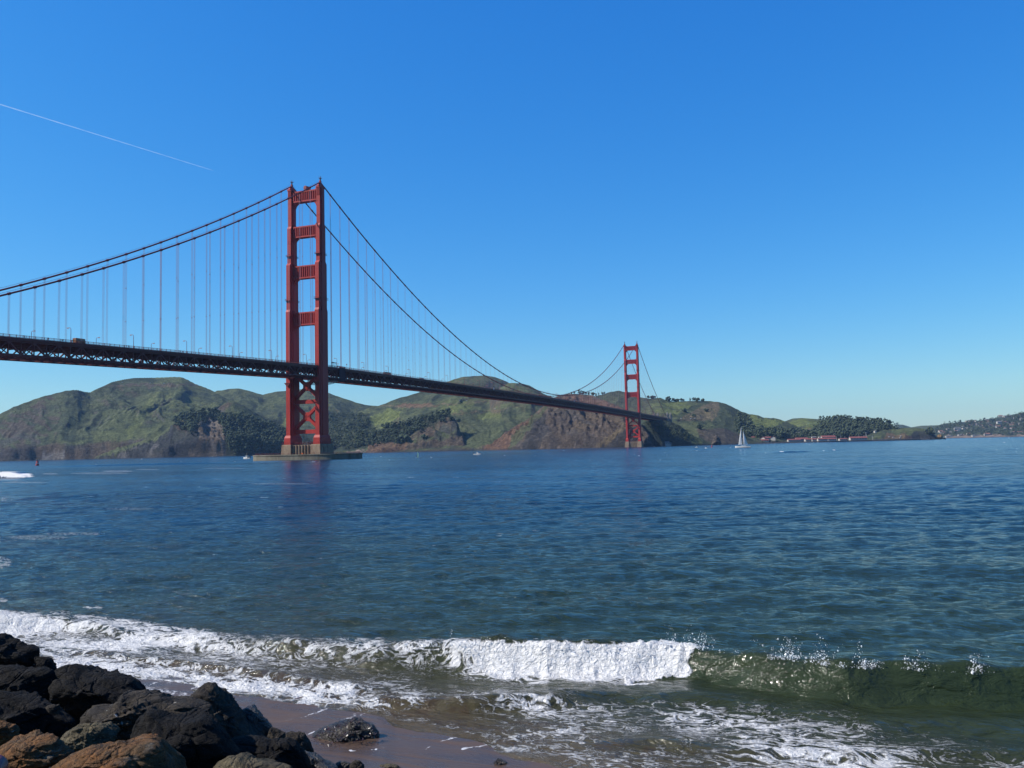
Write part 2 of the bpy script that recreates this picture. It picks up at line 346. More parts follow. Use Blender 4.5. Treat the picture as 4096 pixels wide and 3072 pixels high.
def paint(names, poly, cname, a=1.0, tex=None):
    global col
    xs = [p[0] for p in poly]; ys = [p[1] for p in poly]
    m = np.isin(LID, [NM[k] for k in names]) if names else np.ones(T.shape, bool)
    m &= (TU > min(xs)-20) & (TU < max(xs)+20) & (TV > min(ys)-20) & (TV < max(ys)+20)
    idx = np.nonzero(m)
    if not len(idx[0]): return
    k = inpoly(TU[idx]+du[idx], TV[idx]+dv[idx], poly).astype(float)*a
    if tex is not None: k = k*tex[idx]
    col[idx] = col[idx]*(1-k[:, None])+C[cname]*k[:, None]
streak = sstep(.42, .58, fbm((arc+DD*.6)/16, (DD-arc*.5)/70, 4, 77))
blot = sstep(.40, .56, n2)
allp = lambda a, b, c, d: [(a, c), (b, c), (b, d), (a, d)]
# big left hill: brown scree on its seaward flank
paint(['hawk'], [(0, 1690), (120, 1620), (200, 1585), (230, 1600), (245, 1650), (220, 1700), (170, 1760), (120, 1830), (0, 1835)], 'purple', .85, streak)
paint(['hawk'], [(0, 1760), (140, 1700), (160, 1780), (100, 1840), (0, 1840)], 'grey', .6, blot)
paint(['hawk'], [(300, 1540), (1000, 1530), (860, 1543), (480, 1541), (300, 1541)], 'purple', .7)
paint(['hawk'], [(470, 1537), (700, 1540), (720, 1548), (480, 1546)], 'rock', .8)
paint(['hawk'], [(560, 1640), (640, 1560), (600, 1650), (545, 1720), (520, 1760), (500, 1745)], 'lime', .35)
paint(['hawk'], [(170, 1815), (250, 1812), (255, 1840), (165, 1840)], 'pale', .8)
paint(['hawk', 'head'], [(250, 1790), (420, 1800), (430, 1840), (250, 1840)], 'rock', .6, blot)
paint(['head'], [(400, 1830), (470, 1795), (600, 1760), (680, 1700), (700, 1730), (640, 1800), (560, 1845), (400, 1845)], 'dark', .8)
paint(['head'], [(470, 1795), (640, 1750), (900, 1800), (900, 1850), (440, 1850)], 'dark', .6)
paint(['head'], [(480, 1790), (560, 1775), (540, 1850), (460, 1850)], 'pale', .35, streak)
paint(['head'], [(590, 1800), (640, 1760), (620, 1850), (570, 1850)], 'pale', .4, streak)
paint(['head'], [(400, 1812), (610, 1745), (690, 1685), (700, 1695), (620, 1765), (410, 1828)], 'grass', .9)
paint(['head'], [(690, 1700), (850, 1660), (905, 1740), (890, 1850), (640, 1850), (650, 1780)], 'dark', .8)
paint(['head'], [(790, 1700), (850, 1670), (880, 1690), (905, 1745), (890, 1810), (850, 1850), (760, 1850), (755, 1810), (795, 1770)], 'rock', 1.0)
paint(['head'], [(790, 1700), (850, 1670), (880, 1690), (905, 1745), (890, 1810), (850, 1850), (760, 1850), (755, 1810), (795, 1770)], 'pale', .35, streak)
paint(['head'], [(700, 1700), (740, 1690), (745, 1730), (715, 1725)], 'red', .5)
paint(['head', 'knob', 'back'], [(905, 1660), (1000, 1640), (1150, 1700), (1250, 1730), (1440, 1780), (1440, 1850), (900, 1850)], 'wood', .9)
paint(['knob'], [(850, 1650), (915, 1602), (940, 1610), (900, 1640), (870, 1660)], 'rock', .8, blot)
paint(['knob'], [(930, 1610), (1010, 1650), (1060, 1690), (960, 1700), (900, 1660)], 'grass', .8)
paint(['back'], [(1120, 1720), (1150, 1660), (1170, 1665), (1140, 1730)], 'lime', .5)
paint(['back'], [(820, 1583), (1350, 1583), (1460, 1640), (1350, 1640), (820, 1600)], 'scrub', .45, blot)
# centre valley
paint(['back', 'slacker', 'spur'], [(1300, 1650), (1480, 1660), (1480, 1720), (1500, 1800), (1300, 1800)], 'wood', .75)
paint(['slacker', 'back', 'spur'], [(1470, 1680), (1500, 1660), (1560, 1635), (1610, 1628), (1590, 1660), (1570, 1680), (1560, 1712), (1500, 1708)], 'lime', .8, sstep(.25, .4, n2))
paint(['slacker'], [(1590, 1615), (1640, 1610), (1720, 1610), (1760, 1620), (1600, 1628)], 'red', .9)
paint(['slacker'], [(1500, 1622), (2000, 1606), (2160, 1612), (2160, 1616), (2000, 1610), (1500, 1627)], 'tan', .8)
paint(['slacker'], [(1740, 1655), (1780, 1630), (1880, 1600), (1920, 1598), (1860, 1640), (1800, 1660)], 'lime', .55)
paint(['slacker', 'slack2'], [(1800, 1655), (2100, 1625), (2100, 1628), (1810, 1660)], 'tan', .7)
paint(['slacker', 'slack2'], [(1840, 1610), (1960, 1590), (2180, 1600), (2180, 1620), (1930, 1612)], 'purple', .6, blot)
paint(['slacker', 'spur', 'slack2'], [(1910, 1655), (2000, 1650), (2020, 1680), (1960, 1700), (1915, 1685)], 'lime', .55)
paint(['slacker', 'slack2', 'spur'], [(1830, 1680), (2150, 1660), (2100, 1720), (1990, 1770), (1900, 1790), (1830, 1760)], 'dull', .7)
paint(['spur'], [(1370, 1800), (1420, 1745), (1550, 1700), (1660, 1665), (1800, 1645), (1800, 1690), (1700, 1720), (1600, 1760), (1500, 1780), (1400, 1810)], 'wood', .85)
paint(['spur', 'shore'], [(1660, 1725), (1740, 1710), (1730, 1740), (1680, 1750)], 'rock', 1.0)
paint(['spur'], [(1740, 1695), (1800, 1670), (1810, 1690), (1760, 1710)], 'rock', .8)
paint(['shore', 'spur'], [(1480, 1780), (1560, 1768), (1640, 1772), (1620, 1820), (1460, 1820)], 'red', .8)
paint(['shore', 'spur'], [(1640, 1770), (1760, 1760), (1860, 1740), (1880, 1830), (1600, 1830)], 'rock', .9)
paint(['shore'], [(1700, 1775), (1730, 1770), (1730, 1820), (1695, 1820)], 'dark', .9)
paint(['shore', 'slacker', 'spur'], [(1875, 1765), (1925, 1762), (1930, 1820), (1875, 1820)], 'dark', .95)
paint(['shore', 'spur', 'slacker'], [(1380, 1806), (1500, 1804), (1500, 1822), (1380, 1825)], 'beach', 1.0)
# the great bluff
bl = ['bluff']
paint(bl, allp(1900, 2640, 1560, 1830), 'rock', .95)
paint(bl, allp(1900, 2640, 1560, 1830), 'grey', .55, streak)
paint(bl, allp(2150, 2640, 1560, 1830), 'purple', .5, blot)
paint(bl, [(1930, 1800), (2010, 1735), (2100, 1680), (2120, 1690), (2060, 1760), (2010, 1810), (1930, 1815)], 'red', .75)
paint(bl, [(2050, 1740), (2130, 1670), (2180, 1620), (2200, 1620), (2150, 1680), (2080, 1770), (2030, 1800)], 'dull', .8)
paint(bl, [(2130, 1690), (2180, 1650), (2190, 1720), (2150, 1790), (2120, 1815), (2060, 1815), (2100, 1770)], 'dark', .75)
paint(bl, [(2240, 1580), (2380, 1582), (2520, 1640), (2540, 1700), (2440, 1650), (2300, 1600)], 'red', .6, sstep(.35, .5, n2))
paint(bl, [(2390, 1800), (2440, 1760), (2500, 1720), (2560, 1700), (2540, 1830), (2380, 1830)], 'dark', .85)
paint(bl, [(2380, 1780), (2460, 1720), (2530, 1680), (2520, 1700), (2440, 1760), (2390, 1800)], 'tan', .6)
paint(bl, allp(2150, 2400, 1788, 1830), 'beach', .4)
paint(['point'], allp(2540, 2850, 1660, 1830), 'wood', .85)
paint(['point'], [(2750, 1725), (2800, 1760), (2810, 1790), (2760, 1775), (2735, 1740)], 'lime', .4)
# Fort side
paint(['darkhill'], [(2300, 1560), (2560, 1560), (2600, 1720), (2300, 1720)], 'scrub', .5)
paint(['darkhill'], [(2600, 1610), (2660, 1605), (2780, 1608), (2740, 1640), (2700, 1660), (2620, 1650)], 'lime', .7, sstep(.3, .5, n2))
paint(['darkhill'], [(2720, 1680), (2790, 1640), (2850, 1605), (2880, 1608), (2870, 1660), (2850, 1685)], 'tan', .75)
paint(['darkhill'], [(2880, 1608), (3000, 1660), (3010, 1720), (2960, 1740), (2850, 1700)], 'scrub', .5)
paint(['midridge'], [(2700, 1685), (2880, 1700), (2860, 1720), (2700, 1720)], 'grass', .7)
paint(['midridge'], [(2780, 1715), (2900, 1715), (2980, 1750), (2980, 1775), (2820, 1770)], 'purple', .8)
paint(['darkhill'], [(2990, 1662), (3060, 1675), (3140, 1685), (3080, 1720), (3010, 1705)], 'lime', .8)
paint(['right', 'hump'], [(3050, 1725), (3150, 1690), (3200, 1675), (3280, 1680), (3290, 1740), (3150, 1760), (3040, 1740)], 'lime', .85, sstep(.35, .5, n2))
paint(['right', 'hump'], [(3210, 1712), (3260, 1706), (3250, 1730), (3215, 1728)], 'red', .5)
paint(['wood'], allp(3200, 3650, 1650, 1760), 'wood', .95)
paint(['cavallo'], [(3530, 1714), (3600, 1708), (3690, 1712), (3680, 1730), (3560, 1725)], 'grass', .9)
paint(['cavallo'], [(3550, 1735), (3620, 1733), (3655, 1745), (3640, 1765), (3530, 1757)], 'red', .6)
paint(['cavallo'], [(3655, 1725), (3735, 1720), (3780, 1765), (3640, 1770)], 'dark', .85)
paint(['cavallo'], [(3490, 1745), (3530, 1740), (3525, 1756), (3480, 1758)], 'grass', .8)
paint(['flat'], allp(2500, 3800, 1740, 1800), 'grey', .9)
paint(['belvedere', 'far'], allp(3500, 4500, 1600, 1760), 'scrub', .75, sstep(.25, .45, n1))
paint(['grass_far'], allp(3500, 4200, 1650, 1760), 'dull', .8)
paint(['belvedere'], allp(3780, 4500, 1741, 1760), 'beach', .8)
# surf line and wave-dark rock at the water's edge
wl_ = sstep(5, 1.5, TZ)[..., None]
col = col*(1-.6*wl_)+C['dark']*.6*wl_
me = grid_mesh('hills', TX, TY, TZ)
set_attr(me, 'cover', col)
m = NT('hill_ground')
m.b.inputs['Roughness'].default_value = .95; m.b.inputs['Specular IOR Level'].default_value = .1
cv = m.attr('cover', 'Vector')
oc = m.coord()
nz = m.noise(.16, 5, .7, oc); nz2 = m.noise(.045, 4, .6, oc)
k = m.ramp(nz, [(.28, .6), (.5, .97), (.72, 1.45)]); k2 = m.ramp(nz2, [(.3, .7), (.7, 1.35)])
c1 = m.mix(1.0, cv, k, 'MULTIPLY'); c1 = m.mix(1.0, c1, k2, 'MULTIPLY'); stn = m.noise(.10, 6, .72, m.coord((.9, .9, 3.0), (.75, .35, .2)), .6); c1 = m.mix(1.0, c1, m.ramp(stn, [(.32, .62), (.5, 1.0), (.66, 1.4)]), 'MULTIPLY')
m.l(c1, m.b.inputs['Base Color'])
nz3 = m.noise(.35, 4, .7, oc); m.bump(m.math('ADD', m.math('MULTIPLY_ADD', stn, .8, nz), m.math('MULTIPLY', nz3, .5)), 1.0, 7.0)
hills = link('hills', me, m.m); tag(hills, kind='structure')
# ------------------------------------------------------------ sea, surf and beach
def line_tD(pts, z=0.0):
    P = [tD(pt_z(u, v, z)) for u, v in pts]
    a = np.array([math.atan(p[0]) for p in P]); D = np.array([p[1] for p in P]); o = np.argsort(a); return a[o], D[o]
FOAM_V = np.arange(2420, 3090, 40)
FOAM = np.array([[int(c) for c in r] for r in """
10000000000000000
94200000000000000
98552000000000000
75563314100000000
36764555999300000
45544434999000000
47754323999001010
46683322899000000
24589631223100000
00044863611100000
00022461543421000
00000021443533000
00000011444544110
00000001562445320
00000000442355331
00000000135455523
00000000034455534
""".split()], float)
SWASH = [(-900, 2600), (-300, 2600), (0, 2600), (153, 2611), (222, 2639), (287, 2658), (393, 2672), (486, 2685), (671, 2699), (787, 2723), (880, 2732), (940, 2750), (1024, 2759), (1140, 2773), (1232, 2787), (1283, 2801), (1339, 2812), (1422, 2820), (1533, 2846), (1580, 2880), (1718, 2906), (1811, 2922), (1904, 2945), (2000, 2985), (2094, 3012), (2280, 3035), (2372, 3068), (2600, 3130), (3000, 3230), (4096, 3420), (4900, 3500)]
swA, swD = line_tD(SWASH)
def foam_map(U, V):
    fu = np.clip(U/256.0, 0, 15.999); fv = np.clip((V-2420)/40.0, -1, 15.999)
    i = fu.astype(int); fx = fu-i; j0 = np.floor(fv).astype(int); fy = fv-j0
    F = np.vstack([np.zeros((1, 17)), FOAM]); j = j0+1; j = np.clip(j, 0, 16)
    r = (F[j, i]*(1-fx)+F[j, i+1]*fx)*(1-fy)+(F[np.minimum(j+1, 17), i]*(1-fx)+F[np.minimum(j+1, 17), i+1]*fx)*fy
    return np.where(V < 2385, 0, r/9.0)
def segdist(U, V, pts):
    r = np.full(U.shape, 1e9)
    for (x0, y0), (x1, y1) in zip(pts[:-1], pts[1:]):
        dx, dy = x1-x0, (y1-y0); L2 = dx*dx+dy*dy
        k = np.clip(((U-x0)*dx+(V-y0)*dy)/L2, 0, 1)
        r = np.minimum(r, np.hypot(U-x0-k*dx, V-y0-k*dy))
    return r
LINES = [([(1090, 2895), (1230, 2865), (1300, 2835), (1340, 2818)], 4), ([(1225, 2942), (1260, 2920), (1330, 2890), (1400, 2870), (1440, 2845), (1490, 2835)], 6),
         ([(1300, 2905), (1390, 2880), (1470, 2850), (1500, 2820)], 4), ([(1700, 2998), (1740, 2975), (1800, 2955), (1900, 2945), (1960, 2925)], 5), ([(1845, 2998), (1920, 2985), (1990, 2970), (2060, 2960)], 6),
         ([(1525, 2935), (1545, 2958), (1580, 2955)], 5), ([(290, 2662), (230, 2672), (225, 2668)], 5), ([(560, 2740), (640, 2728), (720, 2735)], 4), ([(640, 2770), (740, 2765), (800, 2745)], 3), ([(900, 2780), (1010, 2786), (1060, 2780)], 3),
         ([(1395, 3000), (1500, 2998), (1560, 2990)], 2)]
def wave_sum(x, y, dres):
    rs = np.random.RandomState(3); e = np.zeros(x.shape); base = math.atan2(-FH[1], -FH[0])
    N = 130
    for k in range(N):
        lam = 0.3*(16/0.3)**((k+0.5)/N)*rs.uniform(.9, 1.1)
        ang = base+rs.normal(0.22, 0.55)
        kk = 2*math.pi/lam; amp = 0.0042*min(lam, 2.2)**0.86*max(1, lam/2.2)**.12*rs.uniform(.5, 1.3)
        ph = rs.uniform(0, 6.28)
        w = np.clip((lam-2.2*dres)/(2.0*dres), 0, 1)
        th = kk*(x*math.cos(ang)+y*math.sin(ang))+ph
        s = np.sin(th); e += w*amp*(s+0.22*amp*kk*8*(s*s-.5))
    return e
def profile(q, H, w1, w2):
    f = np.where(q < 0, 0, np.where(q < w1, sstep(0, 1, q/w1)**1.15, np.exp(-((q-w1)/w2)**2)))
    return H*f
WAVES = [  # foot line in the picture plane, height, face width, back width
    ([(-500, 2540), (0, 2535), (250, 2528), (500, 2565), (800, 2602), (1100, 2640), (1500, 2682), (1850, 2703), (2300, 2725), (2750, 2728), (3000, 2775), (3400, 2825), (4096, 2850), (4800, 2860)],
     [(-500, .9), (0, .85), (250, .6), (500, .3), (800, .4), (1100, .6), (1500, .8), (1850, 1.0), (2300, 1.12), (2750, 1.2), (3000, 1.2), (3400, 1.15), (4096, 1.05)], 1.15, 2.4),
    ([(200, 2610), (500, 2650), (900, 2700), (1300, 2765), (1600, 2800)], [(200, 0), (500, .22), (900, .2), (1300, .22), (1600, 0)], .5, 1.0),
    ([(1350, 2850), (1550, 2850), (1900, 2855), (2200, 2840), (2500, 2845)], [(1350, 0), (1550, .25), (1900, .34), (2200, .3), (2500, 0)], .55, 1.1),
    ([(2100, 2830), (2300, 2820), (2700, 2830), (3100, 2880), (3500, 2930), (4096, 2960), (4900, 2990)], [(2100, 0), (2300, .2), (2700, .3), (3100, .25), (3500, .2), (4096, .2)], .8, 1.6),
    ([(2300, 3000), (2600, 3000), (3000, 3040), (3400, 3050), (4096, 3060), (4900, 3080)], [(2300, 0), (2600, .16), (3000, .2), (3400, .18), (4096, .2)], .5, 1.1),
    ([(-700, 2340), (0, 2330), (900, 2330), (1500, 2310), (2200, 2350), (3300, 2300), (4800, 2340)], [(-700, .2), (0, .22), (900, .16), (1500, .25), (2200, .1), (3300, .25), (4096, .2)], 3, 4),
]
FARW = [((-200, 1912), (110, 1908), 2.3, 3.0, 9), ((150, 1868), (1000, 1850), .9, 6, 12), ((2700, 1797), (2900, 1798), .6, 8, 14), ((2900, 1793), (3060, 1796), .6, 8, 14), ((3090, 1812), (3260, 1805), .8, 8, 14), ((3300, 1805), (3400, 1797), .5, 8, 14), ((0, 2000), (350, 1995), .5, 8, 10)]
def sea_height(A, D, X, Y, dres):
    e = wave_sum(X, Y, dres)
    Ds = np.interp(A, swA, swD)
    depthf = sstep(-0.2, 9.0, D-Ds)
    gust = 0.55+0.9*fbm(X/60, Y/60, 3, 5)
    e = e*(0.08+0.92*depthf)*gust
    for pts, H, w1, w2 in WAVES:
        a, d = line_tD(pts); hu = line_tD([(u, 2700) for u, _ in H])[0]
        d0 = np.interp(A, a, d, left=1e6, right=1e6); w1 = w1*.75; w2 = w2*.75
        h = np.interp(A, np.sort(hu), [x[1] for x in H])
        wob = (fbm(X/2.2, Y/2.2, 3, 9)-.5)*0.55
        h = .74*h*(0.62+.55*fbm(A*9, D*0+3, 3, 12)+.3*fbm(X/.9, Y/.9, 3, 10))
        e = e+profile(D-d0+wob, h, w1, w2)
    for p0, p1, H, w1, w2 in FARW:
        a, d = line_tD([p0, p1], .3)
        m = (A > a[0]) & (A < a[-1])
        d0 = np.interp(A, a, d); tt = (A-a[0])/(a[-1]-a[0])
        e = e+np.where(m, profile(D-d0, H*np.sin(np.pi*np.clip(tt, 0, 1))**.5, w1, w2), 0)
    e = e+0.02*np.exp(-np.clip(D-Ds, 0, 50)/1.5)
    return e, Ds
fineA = np.arange(-0.575, 0.5751, 0.00088)
coarse = np.arange(0.5751+.03, 2*math.pi-0.575-.02, 0.06)
Aw = np.concatenate([fineA, coarse])
Dw = [13.5]
while Dw[-1] < 3600: Dw.append(Dw[-1]*1.0034+0.004)
while Dw[-1] < 60000: Dw.append(Dw[-1]*1.12)
Dw = np.array(Dw)
A, D = np.meshgrid(Aw, Dw)
def pol(A, D): return CAM[0]+D*(np.cos(A)*FH[0]+np.sin(A)*RH[0]), CAM[1]+D*(np.cos(A)*FH[1]+np.sin(A)*RH[1])
X, Y = pol(A, D)
Aq = np.where(A > math.pi, A-2*math.pi, A)
E, Ds = sea_height(Aq, D, X, Y, np.maximum(D*0.0034, .03))
E = np.where((D > 3600) | (A > .58), 0.0, E)
U, V = proj(np.stack([X, Y, E], -1).reshape(-1, 3)); U = U.reshape(X.shape); V = V.reshape(X.shape)
vis = (np.abs(Aq) < .6) & (D < 3600)
nu = (fbm(X*1.1, Y*1.1, 3, 51)-.5); nv = (fbm(X*1.1+9, Y*1.1+4, 3, 52)-.5)
F = foam_map(U+nu*150, V+nv*36)*vis
# no foam seaward of the main crest on the unbroken right-hand part
cu = np.array([0, 400, 900, 1500, 1850, 2300, 2750, 2820, 3100, 4096]); cvv = np.array([2450, 2465, 2540, 2562, 2560, 2580, 2578, 2590, 2650, 2660])
F = F*np.where(F > .9, 1, .45+1.1*fbm(X*.8, Y*.8, 4, 59, .6))
F = F*(.12+.88*sstep(-26, 4, V-np.interp(U, cu, cvv)+nv*26))
F = np.where((U > 2500) & (U < 3700) & (V < 2770) & (V > 2500), sstep(.24, .46, F+(fbm(X*2.5, Y*2.5, 4, 58, .65)-.5)*.4*(F > .08)), F)
# surf farther out
def blob(u0, v0, ru, rv, a=1.0):
    global F
    k = np.clip(1-((U-u0)/ru)**2-((V-v0)/rv)**2, 0, 1)*vis
    F = np.maximum(F, np.minimum(1, k*2)*a)
blob(20, 1898, 125, 14); blob(-100, 1897, 150, 16); blob(60, 1905, 90, 8, .8)
blob(470, 1885, 80, 4, .42); blob(400, 1893, 150, 5, .38); blob(200, 1895, 40, 4, .4); blob(590, 1878, 60, 3, .36); blob(900, 1873, 110, 2, .36); blob(100, 1930, 120, 4, .4)
blob(2823, 1792, 6, 1.6, .7); blob(2950, 1790, 9, 1.6, .7); blob(3127, 1806, 11, 1.8, .7); blob(3062, 1811, 4, 1.2, .6); blob(3336, 1800, 8, 1.6, .7); blob(3295, 1803, 4, 1.2, .6); blob(2555, 1823, 5, 1.4, .6)
rs = np.random.RandomState(12)
for _ in range(60):       # scattered whitecaps
    u0 = rs.uniform(-100, 4200); hz = np.interp(u0, [0, 4096], [1835, 1741]); dv_ = 10+70*rs.rand()**1.6
    blob(u0, hz+dv_, rs.uniform(2, 6), rs.uniform(.5, 1.1), rs.uniform(.45, .65))
for _ in range(60):
    u0 = rs.uniform(0, 2200); v0 = rs.uniform(1900, 2240); blob(u0, v0, rs.uniform(4, 26), rs.uniform(.8, 2), rs.uniform(.3, .46))
blob(150, 2150, 160, 12, .36); blob(300, 2135, 160, 8, .36); blob(520, 2035, 120, 7, .34); blob(1120, 1935, 160, 5, .34)
blob(370, 2430, 50, 8, .5); blob(240, 2450, 60, 8, .45)
blob(0, 2250, 60, 30, .4); blob(0, 2400, 40, 10, .5)
edge = np.exp(-((D-Ds-0.25)/0.5)**2)*vis*np.interp(U, [0, 1200, 1500, 1900, 2400], [1, 1, .35, .35, .5])*(0.75+.5*fbm(X*1.5, Y*1.5, 3, 55))
F = np.maximum(F, edge*(D-Ds > -.25))
# churned water stands up in lumps
lump = (rfbm(X*2.2, Y*2.2, 4, 61)-.55)
near = D < 70
E = E+np.where(near, lump*0.17*sstep(.55, 1.0, F)+(rfbm(X*1.3, Y*1.3, 3, 63)-.5)*.10*sstep(.2, .6, F), 0)
shal = np.exp(-np.clip(D-Ds, 0, 60)/np.interp(U, [0, 1500, 2500, 4096], [6.5, 4.5, 3.2, 2.4]))
turb = sstep(120, 22, D)
deep = np.array([.002, .017, .043]); green = np.array([.016, .026, .010]); sandy = np.array([.072, .052, .024])
body = deep*(1-turb[..., None])+green*turb[..., None]
body = body*(1-shal[..., None])+sandy*shal[..., None]
kelp = sstep(.50, .66, fbm(X*3.2, Y*3.2, 5, 66, .7))*np.interp(U, [0, 300, 500, 1300, 2600, 3000], [0, .3, 1, 1, .8, 0])*(D-Ds < 2.2)*(D-Ds > .15)*vis
body = body*(1-.55*kelp[..., None])+np.array([.045, .026, .012])*.55*kelp[..., None]
F = F*(1-.5*kelp)
me = grid_mesh('sea', X, Y, E, wrap=True)
set_attr(me, 'foam', F); set_attr(me, 'body', body); set_attr(me, 'wind', sstep(0, 160, D-Ds))
m = NT('sea_water'); b = m.b
b.inputs['IOR'].default_value = 1.333; b.inputs['Specular IOR Level'].default_value = 0.5
oc = m.coord(rot=(0, 0, -YAW)); 
fo = m.attr('foam')
la = m.noise(1.5, 7, .62, m.coord((1.0, 2.0, 1.0), (0, 0, -YAW-.15)), .9)
lb = m.noise(7.0, 5, .6, m.coord((1.0, 1.5, 1.0), (0, 0, -YAW)), .8)
rid = m.math('SUBTRACT', 1.0, m.math('ABSOLUTE', m.math('MULTIPLY_ADD', la, 4.4, -2.2)))
rid = m.math('POWER', m.math('MAXIMUM', rid, 0.0), 3.0)
lace = m.math('MULTIPLY_ADD', rid, .50, m.math('MULTIPLY', lb, .52))
fs = m.math('ADD', m.math('MULTIPLY', fo, 1.3), m.math('MULTIPLY_ADD', lace, 1.35, -.675))
ff = m.ramp(fs, [(.52, 0.0), (.62, .25), (.74, .85), (.9, 1.0)])
ff = m.math('MULTIPLY', ff, m.ramp(fo, [(.02, 0.0), (.14, 1.0)]))
fcol = m.mix(m.noise(9, 4, .6, oc), (.52, .51, .49), (.76, .75, .73))
m.l(m.mix(ff, m.attr('body', 'Vector'), fcol), b.inputs['Base Color'])
m.l(m.math('MULTIPLY_ADD', ff, .6, m.math('MULTIPLY_ADD', m.attr('wind'), .05, .09)), b.inputs['Roughness'])
r1 = m.noise(2.2, 5, .6, m.coord((.55, 1.3, 1), (0, 0, -YAW-.2)), .4)
r2 = m.noise(.42, 4, .55, m.coord((.5, 1.3, 1), (0, 0, -YAW+.15)), .3)
r3 = m.noise(.06, 3, .5, m.coord((.45, 1.4, 1), (0, 0, -YAW)), .3)
h = m.math('ADD', m.math('MULTIPLY', r1, .30), m.math('ADD', m.math('MULTIPLY', r2, .54), m.math('MULTIPLY', r3, .6)))
h = m.math('ADD', h, m.math('MULTIPLY', m.math('MULTIPLY', lb, ff), .25))
gu = m.noise(.012, 4, .6, m.coord((.35, 1.6, 1), (0, 0, -YAW-.1)), .8)
h = m.math('MULTIPLY', h, m.ramp(gu, [(.32, .38), (.5, .95), (.68, 1.7)]))
m.bump(h, .9, 1.0)
m.l(m.math('MULTIPLY', m.math('SUBTRACT', 1.0, ff), .46), b.inputs['Specular IOR Level'])
sea = link('sea', me, m.m); tag(sea, kind='structure')

# spray thrown off the breaking crest
rs = np.random.RandomState(5); mb = MB(); TET = [(1, 1, 1), (-1, -1, 1), (-1, 1, -1), (1, -1, -1)]
def crest_pt(u):
    a0, d0 = line_tD(WAVES[0][0]); hu = np.sort(line_tD([(q, 2700) for q, _ in WAVES[0][1]])[0])
    a = line_tD([(u, 2650)])[0][0]; return a, float(np.interp(a, a0, d0))+.8, .74*float(np.interp(a, hu, [q[1] for q in WAVES[0][1]]))
OCT = [(1, 0, 0), (-1, 0, 0), (0, 1, 0), (0, -1, 0), (0, 0, 1), (0, 0, -1)]
OF = [(0, 2, 4), (2, 1, 4), (1, 3, 4), (3, 0, 4), (2, 0, 5), (1, 2, 5), (3, 1, 5), (0, 3, 5)]
def drops(u0, du_, n, up, sz=.008):
    for _ in range(max(2, n//26)):
        a, d, h = crest_pt(u0+rs.normal(0, du_)); v0 = up*rs.gamma(1.6, .8); lean = rs.normal(0, .35); k = rs.randint(8, 34)
        x0, y0 = pol(a, d+rs.normal(-.08, .1))
        for i in range(k):
            f = i/k; z = h*.9+v0*(f*2-f*f*1.1)+rs.normal(0, .012); t_ = lean*v0*f+rs.normal(0, .01+.05*f)
            s = sz*rs.gamma(1.2, .45)*(1.1-.6*f); fx = rs.normal(0, .02+.05*f)-.15*f
            x = x0+RH[0]*t_+FH[0]*fx; y = y0+RH[1]*t_+FH[1]*fx
            mb.add([(x+s*p[0]*rs.uniform(.6, 1.8), y+s*p[1], z+s*p[2]*rs.uniform(.6, 2.4)) for p in OCT], OF)
for u0, du_, n, up in [(2790, 30, 700, .20), (2700, 60, 400, .12), (3160, 22, 900, .26), (3110, 30, 400, .12), (3270, 28, 900, .17), (3330, 30, 400, .1), (3400, 40, 500, .10), (3465, 18, 500, .14), (3640, 22, 900, .12), (3700, 50, 250, .05), (3890, 22, 1000, .18), (3330, 300, 350, .05), (1830, 50, 700, .10), (1700, 120, 400, .05), (2300, 280, 1500, .06), (1450, 200, 300, .04)]:
    drops(u0, du_, n, up)
m = NT('spray_water'); m.b.inputs['Base Color'].default_value = (.6, .61, .62, 1); m.b.inputs['Roughness'].default_value = .3
sp = mb.build('spray', m.m); tag(sp, 'white droplets of spray thrown up along the breaking wave crest', 'spray', kind='stuff')

# beach
Ab = np.arange(-.62, .62, .0016); Db = [8.0]
while Db[-1] < 75: Db.append(Db[-1]*1.0035)
A, D = np.meshgrid(Ab, np.array(Db)); X, Y = pol(A, D); Ds = np.interp(A, swA, swD)
q = Ds-D
Z = np.where(q > 0, q*.035+.006*q*np.clip(q-3, 0, 20)*.5, q*.07)
Z = Z+(fbm(X/3, Y/3, 3, 2)-.5)*.05*np.clip(q/2, 0, 1)+(fbm(X*1.5, Y*1.5, 2, 3)-.5)*.006
U, V = proj(np.stack([X, Y, Z], -1).reshape(-1, 3)); U = U.reshape(X.shape); V = V.reshape(X.shape)
F = np.zeros(X.shape); j1 = (fbm(X*4, Y*4, 3, 8)-.5)*16; j2 = (fbm(X*4+5, Y*4, 3, 9)-.5)*12
for pts, w in LINES:
    F = np.maximum(F, np.exp(-(segdist(U+j1, V+j2, pts)/(w*.8))**2)*(.12+.5*fbm(X*3, Y*3, 3, 44)))
F = np.maximum(F, .36*np.exp(-(segdist(U, V, [(560, 2750), (760, 2780)])/22)**2))
wet = np.exp(-np.clip(q-.2, 0, 90)/7.0)
me = grid_mesh('beach', X, Y, Z); set_attr(me, 'foam', F); set_attr(me, 'wet', wet)
m = NT('wet_sand'); b = m.b
oc = m.coord(); st = m.noise(1.0, 5, .6, m.coord((.35, 1.6, 1), (0, 0, -YAW+.25)), 1.2); gr = m.noise(60, 3, .7, oc)
bc = m.mix(m.ramp(st, [(.35, 0.0), (.65, 1.0)]), (.056, .038, .029), (.094, .058, .037))
bc = m.mix(1.0, bc, m.ramp(gr, [(.3, .8), (.7, 1.2)]), 'MULTIPLY')
fo = m.attr('foam'); lb = m.noise(9, 5, .6, oc, .6)
ff = m.ramp(m.math('ADD', fo, m.math('MULTIPLY_ADD', lb, .8, -.45)), [(.28, 0.0), (.42, 1.0)])
ff = m.math('MULTIPLY', ff, m.ramp(fo, [(.05, 0.0), (.2, 1.0)]))
